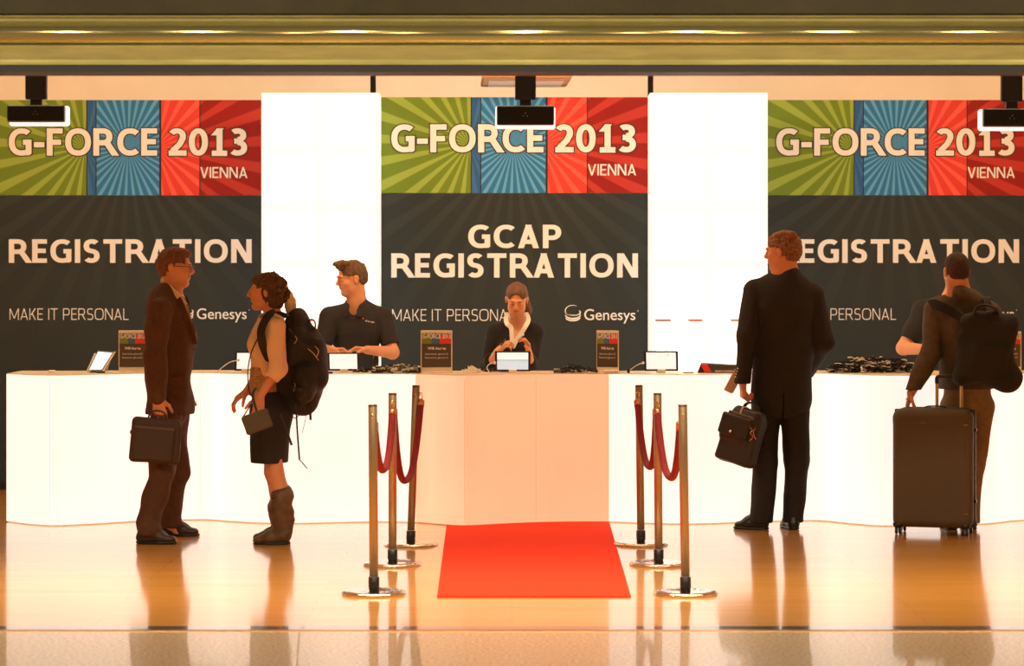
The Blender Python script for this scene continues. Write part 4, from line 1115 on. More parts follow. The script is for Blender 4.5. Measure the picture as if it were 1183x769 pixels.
    MB().add([p(211, 342, 15.64), p(213.5, 344, 15.66), p(218, 352, 15.67), p(222, 374, 15.66), p(217, 374, 15.62), p(213.5, 352, 15.62)]+[q+Vector((-.012, 0, 0)) for q in (p(211, 342, 15.64), p(213.5, 344, 15.66), p(218, 352, 15.67), p(222, 374, 15.66), p(217, 374, 15.62), p(213.5, 352, 15.62))],
             [(0, 1, 2, 3, 4, 5), (11, 10, 9, 8, 7, 6)]+[(i, (i+1) % 6, 6+(i+1) % 6, 6+i) for i in range(6)]).build('necktie', mat('patterned tie', (.25, .12, .05), .6, noise=.4, nscale=120), H.root)
    # jacket
    jt, jb = p(190, 352, 15.7), p(197, 470, 15.70)
    def jk(F):
        F.cone(p(193, 356, 15.69), p(194, 385, 15.69), .150, .152, .04, (f, .88)); F.cone(p(194, 385, 15.69), p(195, 425, 15.69), .152, .143, .04, (f, .92))
        F.cone(p(195, 425, 15.69), p(196.5, 474, 15.70), .143, .152, .04, (f, .95))
        F.cone(p(197, 347, 15.70), sR+Vector((0, 0, -.012)), .066, .070, .05); F.cone(p(197, 347, 15.70), sL+Vector((0, 0, -.012)), .066, .070, .05)
        F.cone(p(193, 340, 15.7), p(190, 352, 15.7), .066, .085, .03)
        F.ell(p(215, 392, 15.69), (.055, .13, .13), None, .05)
        F.cone(sR, eR, .076, .066, .012); F.cone(eR, wR+Vector((0, 0, .01)), .066, .054, .03)
        F.cone(sL, eL, .072, .062, .012); F.cone(eL, wL, .062, .05, .03)
    def jc(F):
        # V opening showing shirt
        for t in range(8):
            u = t/7; c = p(210+14*u, 342+36*u, 15.66); F.ell(c, (.050-.016*u, .050*(1-u)+.012, .030), None, .006, 's')
        F.cone(H.hp(0, -.02, -.02), nb+Vector((.02, 0, .01)), .062, .070, .006, None, 's')
        F.box(p(184, 480, 15.37), (.07, .07, .056), None, .004, .004, 's'); F.box(p(211, 478, 15.9), (.07, .06, .09), None, .004, .004, 's')
    garment(H.root, 'jacket', M_SUIT, [p(190, 335, 15.7), sR, sL, eR, wR, wL, jb], .17, .0065, jk, (.0055, 26, 9, -9, 9, (1, 1, .6)), [(p(0, 478, 15.7), (0, 0, -1))], jc)
    MB().box(p(207, 437, 15.535), (.085, .012, .016), rotz(.15), .004).build('pocket_flap', M_SUIT, H.root)
    MB().ribbon([p(203, 341, 15.61), p(209, 352, 15.565), p(215, 366, 15.56), p(221, 382, 15.60), p(224.5, 397, 15.64)], (1, -.5, 0), .042, .007, 6).build('lapel', M_SUIT, H.root)
    for i, (bx, by) in enumerate(((225.2, 404), (226, 420))): MB().ball(p(bx, by, 15.66), (.005, .008, .008)).build('button', M_BLACKP, H.root)
    MB().ribbon([p(189.5, 327.5, 15.66), p(196, 332, 15.61), p(204, 340, 15.585), p(210, 347, 15.60), p(213.5, 352, 15.63)], (.75, -.2, .65), .034, .006, 6).build('shirt_collar', M_SHIRT, H.root)
    # briefcase in his hand
    bc = p(180, 507, 15.355); R = rotz(math.radians(6)) @ Matrix.Rotation(math.radians(5), 3, 'Y')
    b = thing('briefcase', (bc.x, bc.y, bc.z-.15), 'dark brown briefcase hanging from the hand of the man in the brown suit', 'briefcase')
    MB_ = mat('dark brown nylon', (.040, .019, .010), .7, bump=.2, bscale=180)
    F = Field(*bounds([bc], .22), .005); F.box(bc+R @ Vector((-.005, 0, -.008)), (.142, .045, .132), R, .028, .01); F.box(bc+R @ Vector((-.01, -.045, -.02)), (.118, .014, .105), R, .012, .010)
    F.box(bc+R @ Vector((.128, .0, -.02)), (.020, .040, .118), R, .018, .01)
    F.ripple(.0022, 40, 2); F.build('bag_body', MB_, b)
    MB().box(bc+R @ Vector((-.01, -.0605, .068)), (.235, .004, .012), R, .001).build('zip', mat('brown zip', (.08, .04, .02), .5), b)
    MB().ribbon([bc+R @ Vector((x, 0, z)) for x, z in ((-.055, .118), (-.045, .150), (-.02, .166), (.02, .166), (.045, .150), (.055, .118))], (0, 1, 0), .022, .009, 4).build('handle', MB_, b)
    MB().ball(bc+R @ Vector((-.150, -.0, .03)), (.007, .01, .012)).build('strap_ring', M_CHROME, b)
man_brown()

# ---------------------------------------------------------------- woman with backpack
def woman_pack():
    p = P; CREAM = mat('cream knit top', (.80, .55, .34), .85, bump=.1, bscale=200)
    SK = mat('black skirt cloth', (.014, .010, .008), .85, bump=.08)
    BOOT = mat('olive brown boot leather', (.11, .060, .026), .5, noise=.25, nscale=25, bump=.1)
    H = Human((p(315, 600, 15.5).x, 15.5, 0), 'woman with curly brown hair and cream top facing left in tall brown boots', p(306, 337.5, 15.5), 180+3, 0, 0, .90, SKIN_A, True)
    H.head().neck(p(316, 370, 15.5), .046)
    nb = H.neckb; f = Vector((-1, -.05, 0)).normalized()
    sL, sR = p(318.5, 376, 15.34), p(309, 377, 15.65)
    eL, wL = p(321, 425, 15.27), p(300, 458, 15.22)
    eR, wR = p(303, 424, 15.66), p(285, 452, 15.50)
    ch, ws, pv = p(309, 394, 15.5), p(308, 432, 15.5), p(312, 466, 15.5)
    hl, hr = p(313, 480, 15.44), p(312, 480, 15.56)
    kl, kr = p(318, 545, 15.43), p(315, 545, 15.55); al, ar = p(327, 612, 15.42), p(325, 609, 15.56)
    H.c(nb, ch, .055, .085, .04, (f, .8)).c(ch, ws, .085, .08, .04, (f, .8)).c(ws, pv, .08, .095, .04, (f, .85))
    H.c(nb, sL, .035, .036, .03).c(nb, sR, .035, .036, .03)
    H.limb([sL, eL, wL], [.038, .031, .023]).limb([sR, eR, wR], [.038, .031, .022])
    for h_, k_, a_ in ((hl, kl, al), (hr, kr, ar)):
        m_ = k_.lerp(a_, .35)+Vector((.016, 0, 0))
        H.limb([h_, k_, m_, a_], [.058, .048, .052, .034]); H.c(a_, a_+Vector((-.07, 0, -.055)), .028, .018)
    H.hand(wL, (-.12, -.05, -1), (-.3, 1, 0), (-1, 0, 0), (30, 40, 30), 30, .88, 4)
    H.hand(wR, (-1, -.25, -.75), (.3, .2, -1), (0, -1, -.3), (22, 34, 24), 20, .88, 8)
    H.body(); H.face()
    H.hair(mat('curly brown hair', (.10, .048, .022), .85, noise=.5, nscale=90, bump=.4, bscale=150), 'curly', 5, .0028, 210)
    # lighter loose hair down the nape
    hb = H.hp(0, -.135, -.02)
    def lh(F):
        F.cone(p(329, 334, 15.58), p(336, 350, 15.58), .030, .027, .02); F.cone(p(336, 350, 15.58), p(341, 371, 15.56), .027, .018, .02); F.cone(p(331, 348, 15.54), p(335, 367, 15.54), .022, .015, .02)
    garment(H.root, 'loose_hair', mat('golden loose hair', (.80, .50, .20), .7, noise=.3, nscale=90, bump=.3, stretch=(3, 3, .3)), [p(331, 330, 15.58), p(338, 370, 15.5)], .08, .004, lh, (.004, 130, 4, -9, 9, (1, 1, .1)))
    # top
    def tp(F):
        F.cone(p(314, 376, 15.5), ch, .095, .108, .04, (f, .85)); F.cone(ch, p(307, 426, 15.5), .112, .100, .04, (f, .92))
        F.ell(p(297, 398, 15.44), (.052, .06, .05), None, .045); F.ell(p(297, 398, 15.56), (.052, .06, .05), None, .045)
        F.cone(p(315, 369, 15.5), sL, .046, .056, .04); F.cone(p(315, 369, 15.5), sR, .046, .056, .04)
        F.cone(sL, eL, .058, .051, .012); F.cone(eL, eL.lerp(wL, .30), .052, .050, .02); F.cone(sR, eR, .056, .05, .012); F.cone(eR, eR.lerp(wR, .2), .05, .045, .02)
    d = (wL-eL).normalized()
    def tc(F):
        F.cone(H.hp(0, -.02, -.06), p(311, 366, 15.49), .047, .056, .008, None, 's')
        F.box(eL.lerp(wL, .30)+d*.07, (.08, .055, .08), frame(d), .004, .004, 's')
        F.box(p(303, 447, 15.54), (.2, .12, .088), None, .004, .004, 's')
    garment(H.root, 'knit_top', CREAM, [p(315, 365, 15.5), sL, sR, eL, eR, ws], .13, .006, tp, (.0045, 32, 8, -9, 9, (1, 1, .8)), (), tc)
    # patterned shirt tail, skirt
    def st(F): F.cone(p(307, 428, 15.5), p(307, 452, 15.5), .103, .108, .02, (f, .92))
    garment(H.root, 'shirt_tail', mat('speckled tan shirt', (.42, .25, .11), .8, noise=.7, nscale=150), [p(307, 440, 15.5)], .16, .006, st, (.003, 60, 3, -9, 9, (1, 1, .2)), [(p(0, 424, 15.5), (0, 0, 1)), (p(0, 457, 15.5), (0, 0, -1))])
    def sk(F): F.cone(p(311, 448, 15.5), p(313, 476, 15.5), .108, .130, .04, (f, .9)); F.cone(p(313, 476, 15.5), p(311, 538, 15.5), .122, .104, .04, (Vector((0, 1, 0)), 1.38))
    garment(H.root, 'skirt', SK, [p(311, 448, 15.5), p(311, 530, 15.5)], .17, .007, sk, (.003, 34, 6, -9, 9, (1, 1, .2)), [(p(0, 452, 15.5), (0, 0, 1)), (p(0, 534, 15.5), (0, 0, -1))])
    # boots
    for (a_, dx, yy) in ((al, 0, 15.42), (ar, -1.0, 15.57)):
        gz = 0
        q = lambda px, z: Vector(((px+dx-CX)*yy/F_PX, yy, z))
        def bt(F):
            F.cone(q(326, .285), q(325, .17), .071, .059, .02); F.cone(q(325, .17), q(327, .07), .058, .046, .02)
            F.cone(q(327, .05), q(312, .045), .046, .042, .03); F.cone(q(312, .038), q(299, .026), .042, .030, .03, (Vector((0, 0, 1)), .8))
            for i, z in enumerate((.21, .165, .125, .095)): F.cone(q(320+i*1.0, z), q(331, z-.014), .050-.004*i, .049-.004*i, .010)
        def bc_(F): F.cone(q(325, .30), q(325.5, .20), .058, .05, .004, None, 's')
        o = garment(H.root, 'boot', BOOT, [q(326, .29), q(300, .03), q(330, .0)], .10, .0055, bt, (.0035, 60, 4, .06, .29, (.4, .4, 1)), [(Vector((0, 0, .278)), (.12, 0, 1)), (Vector((0, 0, .012)), (0, 0, -1))], bc_)
        s_ = Field(*bounds([q(327, 0), q(298, 0)], .07), .005); s_.cone(q(327, .008), q(311, .008), .046, .045, .02); s_.cone(q(311, .008), q(299, .008), .045, .032, .02)
        s_.plane(Vector((0, 0, .016)), (0, 0, 1)); s_.plane(Vector((0, 0, .001)), (0, 0, -1)); s_.build('sole', M_BLACKP, o)
    # small purse hanging at her wrist
    c = p(297, 487, 15.10); R = Matrix.Rotation(math.radians(-20), 3, 'Y')
    b = thing('small_purse', (c.x, c.y, c.z-.08), 'small olive purse on a thin strap at the curly-haired woman\'s hand', 'purse')
    PM = mat('olive nylon', (.065, .045, .020), .7, bump=.15, bscale=150)
    F = Field(*bounds([c], .14), .004); F.box(c, (.080, .022, .056), R, .014, .01); F.ripple(.0015, 60, 1); F.build('pouch', PM, b)
    MB().box(c+R @ Vector((0, -.004, .0565)), (.145, .010, .004), R, .001).build('zip', mat('pale zip', (.2, .14, .08), .5), b)
    MB().tube([c+R @ Vector((-.078, 0, .045)), p(283, 478, 15.12), p(291.5, 462, 15.16), p(287.5, 450, 15.3), p(286.5, 428, 15.34), p(291, 405, 15.36), p(304, 380, 15.36), p(314, 369, 15.42), p(321, 367, 15.5)], .0035, 8, 6).build('shoulder_strap', M_BLACKP, b)
    MB().ribbon([c+R @ Vector((.02, -.01, .055)), p(295, 470, 15.13), p(292, 455, 15.16), p(296, 448, 15.18)], (1, 0, 0), .014, .004, 5).build('wrist_loop', M_BLACKP, b)
    # backpack
    BK = mat('black pack nylon', (.010, .008, .007), .65, bump=.6, bscale=45)
    r = thing('backpack', (p(345, 420, 15.5).x, 15.5, p(345, 472, 15.5).z), 'big black hiking backpack worn by the curly-haired woman', 'backpack')
    def bk(F):
        F.cone(p(343, 377, 15.5), p(344, 400, 15.5), .088, .130, .05, (Vector((0, 1, 0)), 1.15)); F.cone(p(344, 400, 15.5), p(350, 440, 15.5), .132, .135, .05, (Vector((0, 1, 0)), 1.1)); F.cone(p(350, 440, 15.5), p(349, 462, 15.5), .130, .095, .05)
        F.cone(p(330, 425, 15.5), p(323, 470, 15.5), .10, .055, .06)
        F.cone(p(358, 403, 15.45), p(364, 436, 15.45), .078, .082, .04, (Vector((0, 1, 0)), 1.2))
        F.cone(p(341, 371, 15.5), p(357, 386, 15.5), .05, .06, .04)
        F.cone(p(350, 430, 15.36), p(352, 455, 15.36), .065, .06, .03)
    garment(r, 'pack_body', BK, [p(325, 365, 15.5), p(370, 470, 15.5), p(350, 440, 15.3)], .16, .0065, bk, (.010, 24, 6))
    MB().ribbon([p(354, 375, 15.46), p(358, 369, 15.46), p(363.5, 371, 15.46), p(364, 380, 15.46), p(360, 389, 15.46)], (0, 1, 0), .022, .007, 5).build('grab_handle', BK, r)
    MB().ribbon([p(331, 365, 15.38), p(322, 361, 15.31), p(313, 362, 15.31), p(306, 370, 15.305), p(301.5, 383, 15.28), p(303, 397, 15.29), p(307, 408, 15.34), p(312, 418, 15.40)], (1, -.4, 0), .048, .010, 6).build('shoulder_strap', BK, r)
    MB().ribbon([p(331, 366, 15.6), p(322, 362, 15.64), p(313, 364, 15.66), p(304, 374, 15.68), p(298, 392, 15.66), p(304, 412, 15.66)], (1, .4, 0), .045, .010, 6).build('shoulder_strap', BK, r)
    STR = mat('dark webbing', (.012, .01, .008), .7)
    MB().ribbon([p(342, 466, 15.33), p(343, 490, 15.34), p(344.5, 512, 15.34), p(346, 531, 15.34)], (1, 0, 0), .010, .003, 5).build('dangling_strap', STR, r)
    MB().tube([p(346, 531, 15.34), p(349, 534, 15.34), p(355, 541, 15.34)], .0035, 6, 4).build('strap_tip', STR, r)
    MB().ribbon([p(358, 462, 15.4), p(358.8, 485, 15.4)], (1, 0, 0), .014, .003, 1).build('dangling_strap', STR, r)
    MB().tube([p(351, 468, 15.36), p(353.5, 480, 15.35), p(349, 500, 15.35)], .0016, 6, 5).build('cord', STR, r)
    MB().tube([p(343, 469, 15.33), p(338, 476, 15.33), p(340, 483, 15.33), p(347, 478, 15.33), p(350, 470, 15.33)], .0025, 6, 5).build('cord', STR, r)
    MB().ribbon([p(324, 478, 15.30), p(331, 497, 15.30), p(337, 514, 15.30)], (1, 0, 0), .014, .003, 4).build('hip_strap', STR, r)
    SV = mat('silver buckle', (.5, .42, .34), .35, 1.)
    for q0, q1, q2 in (((341, 388), (343, 392), (340, 397)), ((364, 400), (368, 405), (366, 412)), ((340, 442), (341, 446), (339, 452)), ((356, 403), (362, 408), (368, 416))):
        MB().tube([p(*q0, 15.30), p(*q1, 15.285), p(*q2, 15.30)], .0032, 6, 4).build('buckle', SV, r)
    MB().ribbon([p(334, 380, 15.35), p(346, 396, 15.30), p(360, 404, 15.32), p(372, 410, 15.37)], (0, -.3, 1), .022, .006, 5).build('compression_strap', STR, r)
    MB().ribbon([p(331, 444, 15.36), p(345, 450, 15.27), p(360, 447, 15.31)], (0, -.2, 1), .02, .006, 5).build('compression_strap', STR, r)
woman_pack()

# ---------------------------------------------------------------- clerks
POLO = mat('black polo knit', (.016, .013, .011), .85, bump=.1, bscale=220)
TRO = mat('dark work trousers', (.012, .010, .010), .85)
def lower_body(H, pv, f, foot_y, rt):
    """legs of someone standing behind the counter"""
    for m_ in (-1, 1):
        h_ = pv+rt*m_*.085+Vector((0, 0, -.05)); k_ = Vector((h_.x, h_.y, .50)); a_ = Vector((h_.x, h_.y, .09)); H.limb([h_, k_, a_], [.085, .055, .038]); H.c(a_, a_+f*.05+Vector((0, 0, -.06)), .028, .018)
    def tr(F):
        F.cone(pv+Vector((0, 0, .02)), pv+Vector((0, 0, -.06)), .135, .15, .03, (f, .75))
        for m_ in (-1, 1):
            h_ = pv+rt*m_*.085+Vector((0, 0, -.05)); F.cone(h_, Vector((h_.x, h_.y, .50)), .095, .078, .02); F.cone(Vector((h_.x, h_.y, .50)), Vector((h_.x, h_.y, .08)), .078, .068, .02)
    garment(H.root, 'trousers', TRO, [pv, Vector((pv.x, pv.y, .08))], .22, .011, tr, (.005, 30, 3, -9, 9, (1, 1, .3)), [(Vector((0, 0, .06)), (0, 0, -1)), (pv+Vector((0, 0, .05)), (0, 0, 1))])
    for m_ in (-1, 1):
        h_ = pv+rt*m_*.085; a = Vector((h_.x, h_.y, 0))-f*.07; b = a+f*.27; shoe(H.root, (a.x, a.y), (b.x, b.y), M_BLACKP)
def clerk_man():
    p = P; Y = 17.75; f = Vector((-.18, -1, 0)).normalized(); rt = f.cross(Vector((0, 0, 1)))
    H = Human((p(411, 0, Y).x, Y, 0), 'young male clerk in a black polo shirt looking left behind the counter', p(405.5, 322, Y), 180+24, 10, -3, .97, SKIN_B)
    H.head().neck(p(412, 356, Y+.03), .060)
    nb = H.neckb; sR, sL = p(380, 368, Y-.02), p(442, 366, Y+.03)     # image left is his right
    eR, wR = p(369, 404, Y-.10), p(384, 404.5, Y-.32); eL, wL = p(453.5, 407, Y-.05), p(424, 404, Y-.30)
    ch, ws, pv = p(412, 385, Y), p(411, 420, Y+.02), p(411, 455, Y+.03)
    H.c(nb, ch, .058, .12, .05, (f, .6)).c(ch, ws, .13, .12, .04, (f, .6)).c(ws, pv, .12, .13, .04, (f, .65))
    H.c(nb, sR, .038, .045, .02).c(nb, sL, .038, .045, .02)
    H.limb([sR, eR, wR], [.050, .042, .029]).limb([sL, eL, wL], [.050, .044, .029])
    H.hand(wR, (1, -.35, .05), (.1, -.3, -1), (.2, -1, .2), (30, 45, 30), 35, .95, 3, thumb=.5)
    H.hand(wL, (-1, -.35, .12), (-.1, -.3, -1), (-.2, -1, .2), (30, 45, 30), 35, .95, 3, thumb=.5)
    lower_body(H, pv, f, 0, rt); H.body(); H.face(closed=True)
    H.hair(mat('light brown hair', (.125, .062, .026), .75, noise=.4, nscale=70, bump=.3, bscale=120), 'short', 8, .0035, 120)
    def po(F):
        F.cone(p(412, 372, Y), ch, .150, .165, .05, (f, .64)); F.cone(ch, ws, .165, .150, .04, (f, .68)); F.cone(ws, p(410, 448, Y+.02), .150, .155, .04, (f, .72))
        F.cone(nb+Vector((0, 0, -.02)), sR, .066, .066, .05); F.cone(nb+Vector((0, 0, -.02)), sL, .066, .066, .05)
        F.cone(sR, sR.lerp(eR, .80), .070, .066, .015); F.cone(sL, sL.lerp(eL, .82), .070, .070, .015)
    def pc(F):
        dR, dL = (eR-sR).normalized(), (eL-sL).normalized()
        F.box(sR.lerp(eR, .80)+dR*.08, (.10, .08, .12), frame(dR), .004, .004, 's'); F.box(sL.lerp(eL, .80)+dL*.08, (.10, .08, .12), frame(dL), .004, .004, 's')
        F.cone(H.hp(0, -.02, -.05), nb+f*.03, .064, .066, .006, None, 's')
        F.cone(nb+f*.06+Vector((0, 0, .02)), nb+f*.15+Vector((0, 0, -.075)), .042, .010, .006, None, 's')
    garment(H.root, 'polo_shirt', POLO, [nb, sR, sL, eR, eL, ws, pv], .15, .005, po, (.007, 24, 12, -9, 9, (1, 1, .6)), (), pc)
    # collar
    col = MB()
    for m_ in (-1, 1):
        a = nb-f*.075+Vector((0, 0, .060)); b = nb+rt*m_*.080+Vector((0, 0, .042)); c = nb+f*.095+rt*m_*.045-Vector((0, 0, .010)); d = nb+f*.125+rt*m_*.050-Vector((0, 0, .055))
        col.ribbon([a, b, c, d], (rt*m_*.6+Vector((0, 0, -1))+f*.2), .036, .006, 6)
    col.build('collar', POLO, H.root)
    lg = p(423.5, 369.0, Y-.155); 
    MB().ball(p(419.5, 367.8, Y-.160), (.006, .0025, .006)).build('red_badge', mat('red badge', (.6, .04, .02), .5), H.root)
    me = text_mesh('Genesys', 0, .060, 0, .010, 0, bold=.03, capref='E')
    c0 = p(422, 371.2, Y-.170)
    for v in me.vertices: v.co = c0+Vector((v.co.x, v.co.x*.05, v.co.z-v.co.x*.16))
    link('shirt_lettering', me, M_INK, H.root)
clerk_man()
def clerk_woman():
    p = P; Y = 17.6; f = Vector((0, -1, 0)); rt = Vector((-1, 0, 0))
    CARD = mat('black cardigan knit', (.010, .008, .008), .9, bump=.1); WH = mat('white blouse', (.85, .80, .72), .7)
    H = Human((p(596, 0, Y).x, Y, 0), 'female clerk with tied-back hair and white collar looking down behind the counter', p(597, 346.5, Y-.02), -90-4, 24, -2, .90, SKIN_B, True)
    H.head().neck(p(597.5, 376, Y+.05), .045)
    nb = H.neckb; sR, sL = p(573, 384, Y+.05), p(617.5, 384, Y+.05); eR, wR = p(564, 425, Y+.02), p(574, 406.5, Y-.20); eL, wL = p(613, 425, Y+.02), p(611.5, 409, Y-.18)
    ch, ws, pv = p(596, 400, Y+.03), p(596, 436, Y+.05), p(596, 462, Y+.06)
    H.c(nb, ch, .06, .11, .05, (f, .7)).c(ch, ws, .115, .10, .04, (f, .7)).c(ws, pv, .10, .12, .04, (f, .75))
    H.c(nb, sR, .038, .038, .03).c(nb, sL, .038, .038, .03)
    H.limb([sR, eR, wR], [.042, .035, .023]).limb([sL, eL, wL], [.042, .035, .023])
    H.hand(wR, (.62, -.25, .62), (.5, .3, -.4), (-.3, -.3, .9), (38, 52, 30), 30, .86, 4)
    H.hand(wL, (-.18, -.2, 1), (-.9, -.35, -.1), (-.2, -.9, .3), (26, 46, 34), 30, .86, 5)
    lower_body(H, pv, f, 0, rt); H.body(); H.face(closed=True)
    H.hair(mat('auburn tied hair', (.14, .058, .024), .6, noise=.3, nscale=60, bump=.25, bscale=100, stretch=(1, 1, .3)), 'pony', 4, .0018, 150)
    def cg(F):
        F.cone(p(596, 388, Y+.05), ch, .115, .135, .05, (f, .70)); F.cone(ch, ws, .135, .125, .04, (f, .75)); F.cone(ws, pv, .125, .135, .04, (f, .8))
        F.cone(nb+Vector((0, .01, -.02)), sR, .052, .056, .05); F.cone(nb+Vector((0, .01, -.02)), sL, .052, .056, .05)
        F.cone(sR, eR, .060, .054, .02); F.cone(eR, eR.lerp(wR, .45), .054, .044, .02); F.cone(sL, eL, .060, .054, .02); F.cone(eL, eL.lerp(wL, .45), .054, .044, .02)
        F.ell(p(586, 404, Y-.03), (.05, .045, .045), None, .04); F.ell(p(606, 404, Y-.03), (.05, .045, .045), None, .04)
    def cc_(F):
        F.cone(H.hp(0, -.02, -.05), nb+f*.03, .056, .062, .006, None, 's')
        for t in range(9): u = t/8; F.cone(p(597-4*u, 372+26*u, Y-.09), p(597-4*u, 372+26*u, Y+.02), .062*(1-u)**.9+.004, .050*(1-u), .004, None, 's')
    garment(H.root, 'cardigan', CARD, [nb, sR, sL, eR, eL, pv], .13, .006, cg, (.005, 30, 2, -9, 9, (1, 1, .7)), [(p(0, 455, Y), (0, 0, -1))], cc_)
    def bl(F):
        F.cone(p(596, 392, Y+.05), ch, .105, .118, .05, (f, .62)); F.cone(nb, p(596, 392, Y+.05), .06, .10, .04, (f, .7)); F.cone(ch, ws, .118, .11, .03, (f, .7))
    def bc2(F):
        F.cone(H.hp(0, -.02, -.05), nb+f*.03, .052, .058, .006, None, 's')
        for t in range(9): u = t/8; F.cone(p(597-3*u, 370+23*u, Y-.09), p(597-3*u, 370+23*u, Y+.0), .050*(1-u)+.004, .045*(1-u), .004, None, 's')
    garment(H.root, 'blouse', WH, [nb, ch, ws], .13, .006, bl, None, (), bc2)
    for m_, pts in ((-1, [(586.5, 361, .02), (584.5, 368, -.04), (586, 374, -.085), (590.5, 379, -.10), (591.5, 392, -.115), (592, 401, -.12)]), (1, [(607.5, 361, .02), (610.5, 369, -.04), (607, 377, -.085), (602, 385, -.10), (596, 394, -.115), (592.5, 401, -.12)])):
        q = [p(a, b, Y+c) for a, b, c in pts]
        MB().ribbon(q, (1, .4*m_, .25*m_), .030, .006, 6).build('collar', WH, H.root)
    ph = p(601.5, 388.5, Y-.235)
    R = Matrix.Rotation(math.radians(-32), 3, 'Y')
    tag(MB().box(ph, (.056, .016, .012), R, .003).build('name_badge', mat('white badge card', (.85, .82, .85), .4)), 'small white badge held up in the female clerk\'s hand', 'badge')
    pe = p(584.5, 391.5, Y-.245)
    tag(MB().tube([pe, pe+Vector((-.035, 0, -.045))], .0055, 8, 1).build('pen', M_BLACKP), 'dark pen in the female clerk\'s other hand', 'pen')
    MB().tube([p(591.2, 380, Y-.105), p(590.8, 396, Y-.15), p(590.5, 411, Y-.16)], .0018, 6, 4).build('lanyard', WH, H.root)
clerk_woman()
def clerk_hidden():
    p = P; Y = 17.75; f = Vector((.25, -1, 0)).normalized(); rt = f.cross(Vector((0, 0, 1)))
    H = Human((p(1092, 0, Y).x, Y, 0), 'clerk in a black short-sleeved shirt mostly hidden behind the man with the suitcase', p(1106, 321, Y), -90+20, 10, 0, .92, SKIN_B)
    H.head().neck(p(1098, 352, Y+.03), .058); nb = H.neckb
    sR, sL = p(1066, 358, Y), p(1126, 360, Y+.04); eR, wR = p(1043.5, 402, Y-.06), p(1075, 404, Y-.30); eL, wL = p(1134, 404, Y), p(1112, 408, Y-.3)
    ch, ws, pv = p(1093, 380, Y), p(1090, 420, Y), p(1090, 455, Y)
    H.c(nb, ch, .08, .14, .05, (f, .65)).c(ch, ws, .15, .13, .04, (f, .65)).c(ws, pv, .13, .14, .04, (f, .7)); H.c(nb, sR, .05, .05, .03).c(nb, sL, .05, .05, .03)
    H.limb([sR, eR, wR], [.052, .046, .032]).limb([sL, eL, wL], [.052, .044, .030])
    H.hand(wR, (1, -.3, 0), (.1, -.2, -1), (.1, -1, .2), (30, 45, 30), 30, .95); H.hand(wL, (-1, -.3, 0), (-.1, -.2, -1), (-.1, -1, .2), (30, 45, 30), 30, .95)
    lower_body(H, pv, f, 0, rt); H.body(); H.face()
    H.hair(mat('dark brown hair', (.05, .024, .012), .75, noise=.3, nscale=60), 'crop', 8, .003, 120)
    def po(F):
        F.cone(p(1095, 368, Y), ch, .150, .165, .05, (f, .64)); F.cone(ch, ws, .165, .155, .04, (f, .68)); F.cone(ws, p(1090, 448, Y), .155, .16, .04, (f, .72))
        F.cone(nb+Vector((0, 0, -.02)), sR, .066, .070, .05); F.cone(nb+Vector((0, 0, -.02)), sL, .066, .07, .05)
        F.cone(sR, sR.lerp(eR, .85), .072, .068, .015); F.cone(sL, sL.lerp(eL, .82), .070, .066, .015)
    def pc(F):
        dR, dL = (eR-sR).normalized(), (eL-sL).normalized()
        F.box(sR.lerp(eR, .78)+dR*.08, (.10, .08, .12), frame(dR), .004, .004, 's'); F.box(sL.lerp(eL, .80)+dL*.08, (.10, .08, .12), frame(dL), .004, .004, 's')
        F.cone(H.hp(0, -.02, -.05), nb+f*.03, .064, .066, .006, None, 's')
    garment(H.root, 'shirt', POLO, [nb, sR, sL, eR, eL, ws, pv], .15, .0065, po, (.006, 24, 13), (), pc)
clerk_hidden()

